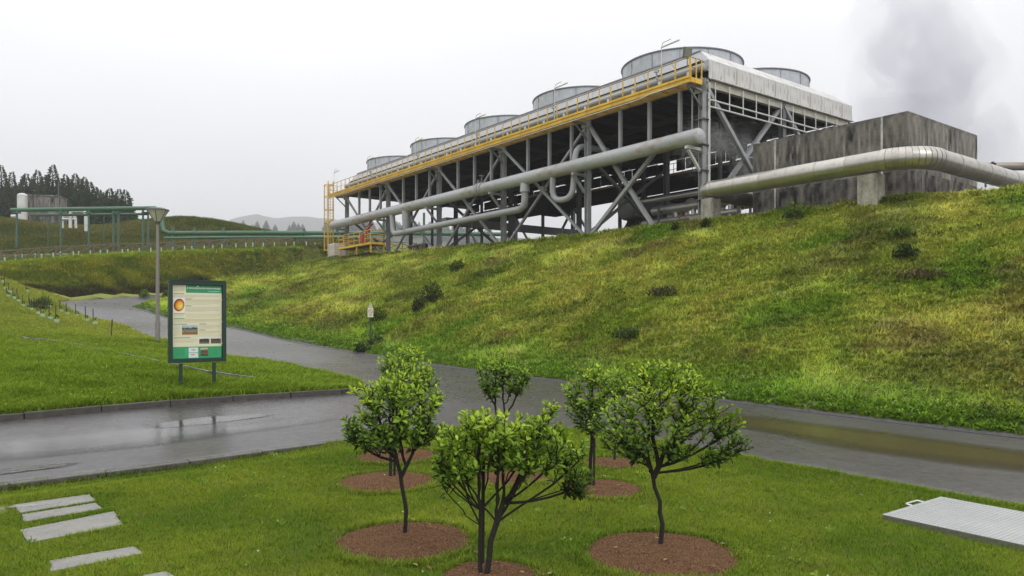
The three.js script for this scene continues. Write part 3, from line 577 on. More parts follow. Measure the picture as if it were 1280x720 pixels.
  for (let k = 0; k < NC; k++) { const a = [], r = rng(k + 3); for (let j = 0; j < 16; j++) { const u = (k + (j + .5) / 16) * CELL; a.push(boxG(WID - 1, .22, .05).translate(...L(u, WID / 2, 15.25).toArray())); } mesh('fill_slat', a, S.dark, t).userData.kind = 'stuff'; }
  // dark louvre band along the rear face, rear catwalk
  for (let k = 0; k < NC; k++) mesh('rear_louvre', boxG(.12, 1.35, CELL - .12).translate(...L((k + .5) * CELL, WID + .1, 13.35).toArray()), S.fill, t);
  mesh('rear_louvre', boxG(.1, 2.2, CELL - .3).translate(...L(.5 * CELL, WID + .1, 11.5).toArray()), S.fill, t); mesh('rear_louvre', boxG(.1, 1.3, CELL - .3).translate(...L(1.5 * CELL, WID + .1, 11.95).toArray()), S.fill, t);  // added dark panels standing in for equipment, closing the bright gap
  mesh('rear_walkway', boxG(.9, .14, NC * CELL).translate(...L(NC * CELL / 2, WID + .7, 14.2).toArray()), S.yellowOld, t);
  const rr = []; for (let k = 0; k <= 46; k++) rr.push(rod(L(k, WID + 1.1, 14.2), L(k, WID + 1.1, 15.3), .03, 6)); rr.push(rod(L(0, WID + 1.1, 15.3), L(46, WID + 1.1, 15.3), .03, 6), rod(L(0, WID + 1.1, 14.8), L(46, WID + 1.1, 14.8), .03, 6)); mesh('rear_railing', rr, S.yellowOld, t);
  { const r = rng(17); for (let k = 0; k < 46; k++) if (r() < .9) mesh('rear_panel', boxG(.06, .84 + .1 * r(), .88 + .11 * r()).translate(...L(k + .5, WID + .25, 14.8 + .1 * (r() - .5)).toArray()), S.fill, t); }
  // casing: an upright band with a sloped shoulder, panel by panel
  const quad = (p, e = .04) => { // thin slab from four corners (counter-clockwise from outside)
    const n = new THREE.Vector3().crossVectors(p[1].clone().sub(p[0]), p[3].clone().sub(p[0])).normalize().multiplyScalar(-e), b = p.map((q) => q.clone().add(n)), P = [], U = [];
    const w = p[0].distanceTo(p[1]), h = p[0].distanceTo(p[3]), face = (a, b2, c, d) => { for (const q of [a, b2, c, a, c, d]) P.push(q.x, q.y, q.z); U.push(0, 0, w, 0, w, h, 0, 0, w, h, 0, h); };
    face(p[0], p[1], p[2], p[3]); face(b[1], b[0], b[3], b[2]); for (let i = 0; i < 4; i++) { const j = (i + 1) % 4; face(p[j], p[i], b[i], b[j]); }
    const g = new THREE.BufferGeometry(); g.setAttribute('position', new THREE.BufferAttribute(new Float32Array(P), 3)); g.setAttribute('uv', new THREE.BufferAttribute(new Float32Array(U), 2)); g.computeVertexNormals(); return g;
  };
  const uA = -.2, uB = NC * CELL + .2, vA = .3, vB = WID + .2, y0 = 15.3, y1 = 16.3, y2 = 17.14, ins = .95, inV = .5, gap = .012;
  const N1 = 20;
  for (let k = 0; k < N1; k++) {
    const a = lerp(uA, uB, k / N1) + gap, b = lerp(uA, uB, (k + 1) / N1) - gap, ta = lerp(uA + ins, uB - ins, k / N1) + gap, tb = lerp(uA + ins, uB - ins, (k + 1) / N1) - gap;
    mesh('casing_panel', quad([L(b, vA, 15.72), L(a, vA, 15.72), L(a, vA, y1), L(b, vA, y1)]), S.panel, t); mesh('painted_shade_panel', quad([L(b, vA + .12, 15.0), L(a, vA + .12, 15.0), L(a, vA + .12, 15.71), L(b, vA + .12, 15.71)]), S.dark, t);  // black strip panels paint the shade below the header pipe
    mesh('casing_panel', quad([L(b, vA, y1 + .01), L(a, vA, y1 + .01), L(ta, vA + inV, y2), L(tb, vA + inV, y2)]), S.panel, t);
    mesh('casing_panel', quad([L(a, vB, y0), L(b, vB, y0), L(tb, vB - ins, y2), L(ta, vB - ins, y2)]), S.panel, t);
  }
  for (const [u, s] of [[uA, 1], [uB, -1]]) for (let k = 0; k < 4; k++) {
    const a = lerp(vA, vB, k / 4) + gap, b = lerp(vA, vB, (k + 1) / 4) - gap, ta = lerp(vA + inV, vB - ins, k / 4) + gap, tb = lerp(vA + inV, vB - ins, (k + 1) / 4) - gap, w = s > 0 ? [a, b, ta, tb] : [b, a, tb, ta];
    mesh('casing_panel', quad([L(u, w[0], y0), L(u, w[1], y0), L(u, w[1], y1), L(u, w[0], y1)]), S.panelEnd, t);
    mesh('casing_panel', quad([L(u, w[0], y1 + .01), L(u, w[1], y1 + .01), L(u + s * ins, w[3], y2), L(u + s * ins, w[2], y2)]), S.panelEnd, t);
  }
  mesh('casing_flange', [boxG(WID - .2, .06, .16).translate(...L(uA - .06, WID / 2 + .3, 15.27).toArray()), boxG(.1, .04, uB - uA).translate(...L((uA + uB) / 2, vA - .03, 15.72).toArray())], S.panelEnd, t);
  mesh('ridge_cap', [bar(L(uA + ins, vA + inV, y2 + .02), L(uB - ins, vA + inV, y2 + .02), .07, .12)], S.rim, t);
  mesh('roof_deck', boxG(vB - vA - ins - inV - .03, .06, uB - uA - 2 * ins - .03).translate(...L((uA + uB) / 2, (vA + inV + vB - ins) / 2, y2 - .04).toArray()), S.panel, t);
  // raised shoulder boxes between the stacks on the long side
  // fan stacks
  const stack = (u, v) => {
    const g = new THREE.Group(); g.name = 'fan_stack'; g.position.copy(L(u, v, y2 - .02)); t.add(g);
    const n = 14, r0 = 3.72, r1 = 3.78, h = 1.03;
    for (let k = 0; k < n; k++) {
      const a0 = (k / n) * 2 * Math.PI, da = (2 * Math.PI) / n - .006, cg = new THREE.CylinderGeometry(r1, r0, h, 6, 1, true, a0, da); cg.translate(0, h / 2, 0);
      const uv = cg.attributes.uv; for (let i = 0; i < uv.count; i++) uv.setXY(i, uv.getX(i) * 1.5 + k * .37, uv.getY(i) * h);
      mesh('panel', cg, S.fan, g);
      mesh('rib', boxG(.04, h, .035).translate(0, h / 2, r1 + .006).rotateY(a0), S.rim, g);
    }
    const rim = new THREE.TorusGeometry(r1 + .03, .055, 8, 72); rim.rotateX(Math.PI / 2).translate(0, h, 0); mesh('rim', rim, S.rim, g);
    const hub = new THREE.CylinderGeometry(.5, .5, .4, 14).translate(0, .25, 0), bl = []; for (let k = 0; k < 6; k++) bl.push(boxG(3.1, .04, .5).rotateX(.3).translate(2, .25, 0).rotateY(k * Math.PI / 3)); mesh('fan', [hub, ...bl], S.steelDark, g);
  };
  for (let k = 0; k < NC; k++) stack(5.35 + k * CELL, 4.6);
  stack(4.9, 11.3); stack(4.9 + CELL, 11.3);
  // header pipe behind the railing with its risers
  mesh('header_pipe', [rod(L(-.1, -.05, 15.84), L(NC * CELL + .1, -.05, 15.84), .22, 18), domeCap(L(-.1, -.05, 15.84), V3(0, 0, 1), .22)], std({ color: [.36, .37, .385], map: rep(wearTex, 1), roughness: .35, metalness: .1 }), t);
  for (let k = 0; k < 22; k++) mesh('riser', [rod(L(.8 + k * 2.1, -.2, 15.05), L(.8 + k * 2.1, -.2, 15.75), .11, 10), boxG(.3, .05, .3).translate(...L(.8 + k * 2.1, -.2, 15.1).toArray())], S.white, t);
  for (let k = 0; k < 5; k++) { const u = 3 + k * 9.2, p = L(u, -.35, 16.15); mesh('valve', [rod(L(u, -.35, 15.9), L(u, -.35, 16.35), .05), new THREE.TorusGeometry(.13, .025, 6, 14).rotateX(1.2).translate(p.x, p.y + .22, p.z)], S.rim, t); }
  // yellow walkway with railing
  const w = new THREE.Group(); w.name = 'walkway'; t.add(w);
  const wa = -.28, wb = NC * CELL + 1.5, vo = -1.32, vi = -.42, fy = 14.98;
  mesh('outer_channel', [bar(L(wa, vo, fy - .1), L(wb, vo, fy - .1), .26, .05), bar(L(wa, vo - .03, fy + .02), L(wb, vo - .03, fy + .02), .02, .1), bar(L(wa, vo - .03, fy - .22), L(wb, vo - .03, fy - .22), .02, .1)], S.yellow, w);
  mesh('inner_channel', bar(L(wa, vi, fy - .1), L(wb, vi, fy - .1), .26, .05), S.yellowOld, w);
  mesh('end_channel', bar(L(wa - .02, vo, fy - .1), L(wa - .02, vi, fy - .1), .26, .05), S.yellow, w);
  const gr = []; for (let k = 0; k < 330; k++) gr.push(boxG(vi - vo - .08, .03, .035).translate(...L(wa + .1 + k * .144, (vi + vo) / 2, fy).toArray())); mesh('grating_bar', gr, S.grating, w).userData.kind = 'stuff';
  for (let k = 0; k < 48; k++) mesh('floor_joist', bar(L(wa + .3 + k * .99, vo, fy - .12), L(wa + .3 + k * .99, vi, fy - .12), .12, .06), S.yellowOld, w);
  for (let k = 0; k <= 48; k++) mesh('post', boxG(.055, 1.2, .055).translate(...L(wa + .06 + k * (wb - wa - .1) / 48, vo - .02, fy + .5).toArray()), S.yellow, w);
  mesh('top_rail', rod(L(wa, vo - .02, fy + 1.1), L(wb, vo - .02, fy + 1.1), .026), S.yellowOld, w);
  mesh('middle_rail', rod(L(wa, vo - .02, fy + .58), L(wb, vo - .02, fy + .58), .022), std({ color: [.6, .5, .25], roughness: .5 }), w);
  mesh('toe_board', bar(L(wa, vo - .03, fy + .1), L(wb, vo - .03, fy + .1), .12, .012), S.yellow, w);
  for (const q of [wa, wb]) { for (const v of [vo, (vo + vi) / 2, vi]) mesh('post', boxG(.055, 1.2, .055).translate(...L(q, v, fy + .5).toArray()), S.yellow, w); for (const h of [1.1, .58]) mesh('end_rail', rod(L(q, vo, fy + h), L(q, vi, fy + h), .024), S.yellowOld, w); }
  for (let k = 0; k <= NC; k++) mesh('bracket', [bar(L(k * CELL, 0, fy - .35), L(k * CELL, vo, fy - .3), .14, .1), bar(L(k * CELL, 0, fy - 1.4), L(k * CELL, vo + .1, fy - .35), .09, .09)], S.steelDark, w);
  mesh('cable_pipe', pipe([L(48, vo - .06, fy - .32), L(3.2, vo - .06, fy - .32), L(3.0, vo - .06, fy - .22), L(.1, vo - .05, fy - .22), L(-.1, -.1, 14.55), L(-.1, .6, 14.4)], .03, .2, 8, 2), S.white, w);
  // caged ladder at the far end
  const c = new THREE.Group(); c.name = 'caged_ladder'; t.add(c);
  const lu = wb + .35, lv = -1.0;
  for (const d of [-.28, .28]) mesh('stile', boxG(.09, 9.2, .09).translate(...L(lu, lv + d, 12.0).toArray()), S.yellow, c);
  const rg = []; for (let k = 0; k < 26; k++) rg.push(rod(L(lu, lv - .28, 7.8 + k * .3), L(lu, lv + .28, 7.8 + k * .3), .02, 6)); mesh('rung', rg, S.yellow, c).userData.kind = 'stuff';
  for (const y of [9.3, 10.7, 12.2, 13.6, 15.0, 16.2]) { const h = new THREE.TorusGeometry(.5, .035, 6, 20); h.rotateX(Math.PI / 2).translate(...L(lu + .45, lv, y).toArray()); mesh('cage_hoop', h, S.yellow, c); }
  for (const a of [-1.3, -.65, 0, .65, 1.3]) mesh('cage_bar', boxG(.045, 7, .045).translate(...L(lu + .45 + .5 * Math.cos(a), lv + .5 * Math.sin(a), 12.75).toArray()), S.yellow, c);
  // pipe rack below the end casing
  for (const y of [14.1, 13.72]) mesh('rack_rail', rod(L(-.25, .2, y), L(-.25, WID, y), .05), S.white, t);
  for (let k = 0; k < 12; k++) mesh('rack_hanger', rod(L(-.25, .8 + k * 1.25, 13.7), L(-.25, .8 + k * 1.25, 15.1), .035, 6), S.white, t);
  for (const [a, b] of [[.16, .26], [.3, .05]]) mesh('conduit', rod(L(-.1 - b, a, BASE), L(-.1 - b, a, 15), .04, 6), S.white, t);
  for (const y of [8.6, 10.2, 11.6, 13]) mesh('column_strap', boxG(.6, .05, .6).translate(...L(0, .06, y).toArray()), S.steelDark, t);
  // floodlight on the walkway corner, facing out
  const fl = thing('floodlight', 'square grey floodlight on the near corner of the yellow railing', 'floodlight', tw(.05, -1.2, 15.6), TH - .5);
  mesh('bracket', [rod(V3(0, 0, 0), V3(0, .5, 0), .025), rod(V3(-.2, .5, 0), V3(.2, .5, 0), .02)], S.steelDark, fl);
  const hd = mesh('lamp_housing', new RoundedBoxGeometry(.46, .56, .2, 2, .03), S.steelDark, fl); hd.position.set(0, .85, 0); hd.rotation.x = .35;
  const gl = mesh('lamp_glass', new RoundedBoxGeometry(.38, .48, .02, 1, .005), std({ color: [.3, .3, .3], roughness: .15, metalness: .4 }), fl); gl.position.set(0, .85 - .035, .105); gl.rotation.x = .35;
  // tube lights on poles along the walkway
  const ord = ['nearest the tower\'s bright end', 'second from the near end', 'third from the near end', 'fourth from the near end', 'fifth from the near end', 'at the end by the ladder'];
  let first;
  ord.forEach((o, k) => {
    const u = k === 5 ? NC * CELL + .3 : 1.8 + CELL * k, label = 'pole with white tube light on the walkway, ' + o;
    if (first) { copyOf(first, tw(u, -1.3, 15.0), TH, label, 'tube lights on the walkway'); return; }
    first = thing('tube_light', label, 'light pole', tw(u, -1.3, 15.0), TH, 'tube lights on the walkway');
    mesh('pole', rod(V3(0, 0, 0), V3(0, 2.2, 0), .022), S.white, first); mesh('arm', pipe([V3(0, 2.2, 0), V3(0, 2.42, .1), V3(0, 2.45, .7)], .016, .15, 6, 8), S.steelDark, first);
    mesh('tube', rod(V3(0, 2.2, .02), V3(0, 2.24, 1.3), .055, 10), std({ color: [.75, .76, .72], roughness: .35 }), first);
  });
}
// ---------------------------------------------------------------- big pipes beside the tower
{
  const v = -.95, y = 11.86, r = .43, t = frame('supply_pipe', 'thick weathered grey pipe running the length of the tower face', 'pipe', 22, v, y), L = t.L;
  const cut = [-.55, 8, 17.6, 27, 36.5, 47.3];
  const mat = std({ color: [.46, .465, .47], map: rep(rustTex, .5, 1), roughness: .45, metalness: .08 });
  for (let k = 0; k < 5; k++) mesh('pipe_section', rod(L(cut[k] + (k ? .02 : 0), v, y), L(cut[k + 1], v, y), r, 24), mat, t);
  mesh('end_cap', domeCap(L(-.55, v, y), V3(0, 0, 1), r), mat, t); mesh('end_cap', domeCap(L(47.3, v, y), V3(0, 0, -1), r), mat, t);
  mesh('flange', rod(L(19.6, v, y), L(19.85, v, y), r + .07, 24), S.pipe, t); mesh('flange', rod(L(20, v, y), L(20.2, v, y), r + .07, 24), S.pipe, t);
  mesh('valve', [rod(L(19.9, v, y + .3), L(19.9, v, y + .95), .07), new THREE.TorusGeometry(.2, .03, 6, 16).rotateX(Math.PI / 2).translate(...L(19.9, v, y + 1).toArray()), boxG(.2, .3, .2).translate(...L(20.3, v, y + .6).toArray())], S.steelDark, t);
  for (let k = 0; k <= NC; k++) { const u = k * CELL + .05; mesh('pipe_bracket', [bar(L(u, -.1, y - r - .1), L(u, v - .35, y - r - .1), .16, .22), bar(L(u, -.15, y - 1.7), L(u, v - .2, y - r - .2), .14, .14), rod(L(u, v, y - r - .05), L(u, v, y - r + .1), .16, 10)], k ? S.steel : std({ color: [.55, .55, .53], map: rep(wearTex, .6), roughness: .5 }), t); }
  mesh('tee', [rod(L(14.6, v, y - .3), L(14.6, v, y - .95), .3, 18, .36), ], mat, t);
  const yl = 9.75, uL = 14.6, q = frame('return_pipe', 'thinner grey pipe hanging in parallel below the thick pipe', 'pipe', uL, v, yl), K = q.L, m2 = std({ color: [.4, .405, .41], map: rep(rustTex, .5, 1), roughness: .5, metalness: .08 });
  mesh('pipe_run', pipe([K(uL, v, y - .9), K(uL, v, yl + .02), K(33, v, yl), K(34, v, yl), K(34.2, v, y - .3)], .25, .9, 18, 2), m2, q);
  mesh('reducer', rod(K(31.6, v, y - .3), K(31.6, v, yl + .1), .4, 18, .3), m2, q);
  const lp = frame('pipe_loop', 'narrow grey U shaped pipe loop hanging under the thick pipe', 'pipe', 11, v, 9.6), J = lp.L;
  mesh('loop', pipe([J(11.6, v, y - .3), J(11.6, v, 9.9), J(9.9, v + .25, 9.9), J(9.9, v + .55, 13.35), J(9.9, 2.5, 13.4)], .2, .75, 14, 3), m2, lp);
}
// ---------------------------------------------------------------- concrete pit, silver pipe, steam
const streakTex = (() => { const a = tileNoise(24, 51), b = tileNoise(64, 52), c = tileNoise(9, 53), e = tileNoise(6, 54), f = tileNoise(110, 55); return dataTex(512, (u, v) => { const wob = u + .004 * c(u, v); let q = .36 + .6 * (a(wob, v * .12) - .5) + .45 * (b(wob, v * .2) - .5) + .25 * (e(u, v) - .5) + .16 * (f(u, v) - .5) - .12 * smooth(.5, .95, v); q += .34 * smooth(.58, .8, b(u + .3, v * .06)) * (1 - smooth(.25, .5, v + .25 * (a(u + .5, .2) - .5))); return [q, q * .95, q * .86]; }); })();
{
  const t = frame('concrete_pit', 'streaked dark concrete box with an open top beside the cooling tower', 'concrete tank', -6.1, 5.4, 6.9), L = t.L;
  const m = std({ color: [.285, .275, .255], map: rep(streakTex, .125, .2), roughness: .8, bumpMap: rep(streakTex, .25, .2), bumpScale: .02 }), m2 = std({ color: [.34, .33, .31], map: rep(streakTex, .11, .2), roughness: .8, bumpMap: rep(streakTex, .25, .2), bumpScale: .02 });
  const joint = std({ color: [.62, .6, .55], map: rep(concTex, .9, .3), roughness: .8 });
  const uA = -10.15, uB = -2.0, vA = 1.72, vB = 9.2, top = 11.5, y0 = 6.2, h = top - y0, th = .32;
  const us = [uA, -8.98, -3.36, uB];
  for (let k = 0; k < 3; k++) { const a = us[k] + (k ? .05 : 0), b = us[k + 1] - (k < 2 ? .05 : 0); mesh('wall_panel', boxG(th, h, b - a).translate(...L((a + b) / 2, vA + th / 2, y0 + h / 2).toArray()), m, t); }
  for (const u of [us[1], us[2]]) mesh('joint_strip', boxG(th + .012, h - .02, .1).translate(...L(u, vA + th / 2, y0 + h / 2).toArray()), joint, t);
  const vs = [vA + th + .002, 3.1, 6.2, vB];
  for (let k = 0; k < 3; k++) { const a = vs[k] + (k ? .012 : 0), b = vs[k + 1] - .012; mesh('wall_panel', boxG(b - a, h, th).translate(...L(uA + th / 2, (a + b) / 2, y0 + h / 2 + (k ? 0 : .002)).toArray()), m2, t); }
  mesh('wall_panel', boxG(vB - vA - th - .01, h, th).translate(...L(uB - th / 2, (vA + th + vB) / 2, y0 + h / 2 - .01).toArray()), m, t);
  mesh('wall_panel', boxG(th, h, uB - uA - 2 * th - .01).translate(...L((uA + uB) / 2, vB - th / 2, y0 + h / 2 - .012).toArray()), m, t);
}
{
  const y = 8.86, r = .45, v = -1.0, cu = -11.9, vr = 16;
  const t = frame('insulated_pipe', 'shiny silver insulated pipe bending round the corner of the concrete box', 'pipe', -6, v, y), L = t.L;
  const metal = [.0, .035, -.035].map((k) => std({ color: [.52 + k, .495 + k, .45 + k], metalness: .88, map: rep(wearTex, .8), roughness: .31, bumpMap: rep(wearTex, .5), bumpScale: .008 }));
  const bandM = std({ color: [.5, .47, .42], metalness: .8, roughness: .38, map: rep(wearTex, 2) });
  const R = 1.55, seg = (a, b, k) => { mesh('pipe_section', rod(a, b, r + (k % 2) * .006, 28), metal[k % 3], t); const d = b.clone().sub(a).normalize(); mesh('band', rod(a.clone().addScaledVector(d, -.035), a.clone().addScaledVector(d, .035), r + .014, 28), bandM, t); };
  let k = 0; const run = (a, b, step) => { const n = Math.max(1, Math.round(a.distanceTo(b) / step)); for (let i = 0; i < n; i++) seg(a.clone().lerp(b, i / n), a.clone().lerp(b, (i + 1) / n), k++); };
  const e1 = V3(0, 0, 0), u1 = -.75;
  run(L(u1 - .8, v, y), L(cu + R, v, y), 1.45);
  // lobster-back elbow at the corner of the box
  const C = [cu + R, v + R], n = 24; const P = (a, rr = 0) => L(C[0] - R * Math.sin(a), C[1] - R * Math.cos(a), y);
  for (let i = 0; i < n; i++) { const a = P((i / n) * Math.PI / 2), b = P(((i + 1) / n) * Math.PI / 2), d = b.clone().sub(a).normalize().multiplyScalar(.06); mesh('elbow_segment', rod(a.clone().sub(d), b.clone().add(d), r + (i % 2 ? .028 : .0), 28), metal[i % 3], t); }
  run(L(cu, v + R, y), L(cu, vr, y), 1.5);
  // left end turns away behind
  const C2 = [u1 - .8, v + .8]; for (let i = 0; i < 7; i++) { const q = (j) => { const a = (j / 7) * Math.PI / 2; return L(C2[0] + .8 * Math.sin(a), C2[1] - .8 * Math.cos(a), y); }; const a = q(i), b = q(i + 1), d = b.clone().sub(a).normalize().multiplyScalar(.1); mesh('elbow_segment', rod(a.clone().sub(d), b.clone().add(d), r + (i % 2) * .008, 28), metal[(i + 1) % 3], t); }
  run(L(u1, v + .8, y), L(u1, 7.5, y), 1.6);
  const cm = std({ color: [.4, .38, .32], map: rep(concTex, .7), roughness: .85, bumpMap: rep(concTex, 1.5), bumpScale: .015 });
  const pier = (label, u, vv, w, dd, top, y0) => { const p = frame('pipe_pier', label, 'pier', u, vv, y0); mesh('block', new RoundedBoxGeometry(dd, top - y0 - .06, w, 2, .03).translate(0, (top - y0 - .06) / 2, 0), cm, p); mesh('saddle', boxG(dd * .8, .08, w * .7, 0, top - y0 - .03, 0), S.steelDark, p); };
  pier('pale concrete pier under the left end of the silver pipe', -1.35, -1.0, .75, .7, 8.42, 6.7);
  pier('patched pale concrete pier under the silver pipe before the concrete box', -9.75, -.75, .85, .8, 8.42, 6.6);
  pier('low concrete pier under the silver pipe right of the concrete box', -11.9, 10.6, .9, .9, 8.42, 6.9);
}
{ // pipes and vessels standing under the tower
  const y = 7.15, t = frame('pipe_manifold', 'tangle of silver pipes and flanges standing under the near end of the tower', 'pipework', 5, 6, y), L = t.L;
  const sm = std({ color: [.6, .58, .54], metalness: .7, roughness: .35, map: rep(wearTex, 1) }), dm = S.steelDark;
  for (const [a, b, yy, rr, m] of [[1.5, 9, 9.5, .3, sm], [2, 10, 8.75, .22, sm], [1, 8, 8.2, .35, dm], [3, 12, 10.3, .18, sm]]) mesh('pipe_run', [rod(L(a, 6, yy), L(b, 6, yy), rr, 16), domeCap(L(a, 6, yy), V3(0, 0, 1), rr)], m, t);
  for (const [u, h] of [[2.6, 9.4], [3.8, 9.2], [5.5, 9.9], [7, 9.4]]) { mesh('riser', pipe([L(u, 6, y), L(u, 6, h), L(u + .9, 6.4, h), L(u + .9, 6.4, y)], .17, .4, 12, 4), sm, t); mesh('flange', rod(L(u, 6, 8.1), L(u, 6, 8.2), .28, 14), dm, t); }
  for (const u of [1.6, 4.6, 8]) mesh('support_frame', [boxG(.12, 2.6, .12).translate(...L(u, 5.4, y + 1.3).toArray()), boxG(.12, 2.6, .12).translate(...L(u, 6.6, y + 1.3).toArray()), boxG(1.3, .12, .12).translate(...L(u, 6, y + 2.2).toArray())], S.steelDark, t);
  for (const [u, yy] of [[1.3, 8.9], [3.2, 9.9], [6.2, 8.9]]) mesh('hand_wheel', [new THREE.TorusGeometry(.2, .03, 6, 16).translate(...L(u, 5.4, yy).toArray()), rod(L(u, 5.4, yy), L(u, 6, yy), .04, 6)], S.yellowOld, t);
  const q = frame('condensate_tank', 'dark rounded tank lying across under the tower', 'tank', 11, 8, y), K = q.L;
  mesh('shell', [rod(K(11, 5.4, 9.9), K(11, 10.6, 9.9), .85, 24), domeCap(K(11, 5.4, 9.9), V3(-1, 0, 0), .85), domeCap(K(11, 10.6, 9.9), V3(1, 0, 0), .85)], S.steelDark, q);
  for (const v of [6.2, 9.8]) mesh('saddle', boxG(.3, 2.2, 1.2).translate(...K(11, v, 8.2).toArray()), S.fill, q);
  const b = frame('cross_duct', 'dark horizontal duct crossing under the middle of the tower', 'duct', 26, 7, 10.1), J = b.L;
  mesh('duct', boxG(15, .6, .7).translate(...J(26, 7, 10.1).toArray()), S.steelDark, b); for (const v of [2, 7, 12]) mesh('strap', boxG(.08, .66, .76).translate(...J(26, v, 10.1).toArray()), S.steel, b);
  const hp = frame('hopper', 'dark sloping hopper hanging under the middle of the tower', 'hopper', 22, 8, 10.8), H = hp.L;
  mesh('chute', new THREE.CylinderGeometry(2.6, 1.1, 1.5, 4, 1).rotateY(Math.PI / 4).translate(...H(22, 8, 11.6).toArray()), S.fill, hp); mesh('collar', boxG(3.8, .14, 3.8).translate(...H(22, 8, 12.4).toArray()), S.steelDark, hp);
  const w = frame('low_wall', 'stained tan concrete wall under the far end of the tower', 'wall', 36.5, 3, y); mesh('block', boxG(.3, 2.0, 3.4, 0, 1, 0), std({ color: [.36, .33, .27], map: rep(streakTex, .2, .2), roughness: .85 }), w); mesh('coping', boxG(.4, .1, 3.5, 0, 2.05, 0), M.conc, w);
}
{ // plant at the right edge behind the silver pipe
  const p = at(1262, 208, 40), t = thing('branch_pipe', 'short weathered grey pipe high at the right picture edge', 'pipe', p);
  mesh('pipe_run', [rod(V3(-1.0, .0, 0), V3(3, -.05, .3), .22, 18), domeCap(V3(-1, 0, 0), V3(-1, 0, 0), .22)], std({ color: [.33, .3, .27], metalness: .4, map: rep(rustTex, .6), roughness: .45 }), t);
  mesh('support', [boxG(.14, 2.0, .14, -.4, -1.1, 0), boxG(.14, 2.0, .14, 2.2, -1.1, .2)], S.steelDark, t);
  for (const [x, y, label] of [[1232, 210, 'small dark valve actuator above the silver pipe, the left one'], [1241, 208, 'taller dark valve actuator above the silver pipe, the right one']]) { const q = thing('valve_actuator', label, 'valve', at(x, y, 38.5)); mesh('body', new RoundedBoxGeometry(.24, .34, .24, 2, .04), S.dark, q); mesh('stem', rod(V3(0, -1.0, 0), V3(0, -.1, 0), .05), S.steelDark, q); mesh('cap', rod(V3(0, .16, 0), V3(0, .24, 0), .07, 10), S.steelDark, q); }
}
function steam(name, label, n, puffs, size, op) {   // a haze of small translucent flakes, dense where the puffs are
  const g = new THREE.BufferGeometry(); g.setAttribute('position', new THREE.BufferAttribute(new Float32Array([0, 1, 0, -.87, -.5, 0, .87, -.5, 0]), 3)); g.setAttribute('normal', new THREE.BufferAttribute(new Float32Array([0, 0, 1, 0, 0, 1, 0, 0, 1]), 3)); g.setIndex([0, 1, 2]); g.scale(size, size, size);
  const im = new THREE.InstancedMesh(g, phys({ color: [.97, .97, .985], roughness: 1, transmission: .5, thickness: 0, specularIntensity: 0, transparent: true, opacity: op }), n), R = rng(name.length * 31 + n), m4 = new THREE.Matrix4(), q = new THREE.Quaternion();
  const gauss = () => (R() + R() + R() + R() - 2); let tot = 0; const cum = puffs.map((p) => (tot += p[4]));
  for (let i = 0; i < n;) {
    const pick = R() * tot, p = puffs[cum.findIndex((c) => c >= pick)], x = p[0] + gauss() * p[3] * 1.25, y = p[1] + gauss() * p[3], z = p[2] + gauss() * p[3];
    const dens = .55 + PN.noise(x * .42, y * .42, z * .42) * 1.2 + PN.noise(x * 1.1, y * 1.1, z * 1.1) * .6; if (R() > dens) continue;
    q.set(R() - .5, R() - .5, R() - .5, R() - .5).normalize(); const s = .6 + .8 * R(); im.setMatrixAt(i++, m4.compose(V3(x, y, z), q, V3(s, s, s)));
  }
  im.name = name; im.castShadow = im.receiveShadow = true; scene.add(im); tag(im, label, 'steam', null, 'stuff');
}
{
  // the plume: nested bodies of mist, each letting a little less light through
  const g = new THREE.Group(); g.name = 'steam_plume'; scene.add(g); tag(g, 'tall grey plume of steam rising behind the concrete box', 'steam', null, 'stuff');
  const n = 60, half = V3(9.5, 14.5, 8), c0 = at(1138, 100, 54); c0.y = 22.5;
  const dens = (x, y, z) => { const s = clamp((y - 9) / 26), cx = .9 * Math.sin(s * 5 + .6) + .9 * s, w = 4.5 - .5 * s, q = Math.sqrt(((x - cx) / w) ** 2 + (z / (w * .9)) ** 2), X = x + 40, Y = y * .8, Z = z; return 1.25 - q + clamp(1.75 - q) * (.95 * PN.noise(X * .34, Y * .34, Z * .34) + .34 * PN.noise(X * .66, Y * .66, Z * .66)) + .25 * (1 - s) - .35 * s - 4 * smooth(.9, 1, s) - 4 * (1 - smooth(-.01, .05, s)); };
  [[.14, .945], [.62, .935]].forEach(([iso, c]) => {
    const mc = new MarchingCubes(n, new THREE.MeshStandardMaterial(), false, false, 200000); mc.isolation = 0;
    for (let k = 0; k < n; k++) for (let j = 0; j < n; j++) for (let i = 0; i < n; i++) mc.field[k * n * n + j * n + i] = i < 2 || j < 2 || k < 2 || i > n - 3 || j > n - 3 || k > n - 3 ? -1 : dens((i / n * 2 - 1) * half.x, c0.y + (j / n * 2 - 1) * half.y, (k / n * 2 - 1) * half.z) - iso;
    mc.update(); const geo = new THREE.BufferGeometry(); geo.setAttribute('position', new THREE.BufferAttribute(mc.positionArray.slice(0, mc.count * 3), 3)); 
    geo.scale(half.x, half.y, half.z).translate(c0.x, c0.y, c0.z);
    const m = mesh('mist', geo, new THREE.MeshPhysicalMaterial({ color: 0xffffff, roughness: 0, transmission: 1, thickness: 1, ior: 1.0, specularIntensity: 0, attenuationColor: new THREE.Color().setRGB(c - .002, c - .002, c + .006), attenuationDistance: 2.2, side: THREE.DoubleSide }), g); m.userData.kind = 'stuff';
  });
  const R = rng(8), wisps = []; for (let k = 0; k < 12; k++) { const p = tw(.6 + 3.5 * R(), 2 + 11 * R(), 11 + 3.2 * R()); wisps.push([p.x, p.y, p.z, .6 + .7 * R(), .5 + R()]); }
  steam('steam_wisp', 'thin wisps of steam drifting out under the near end of the tower', 14000, wisps, .2, .035);
}
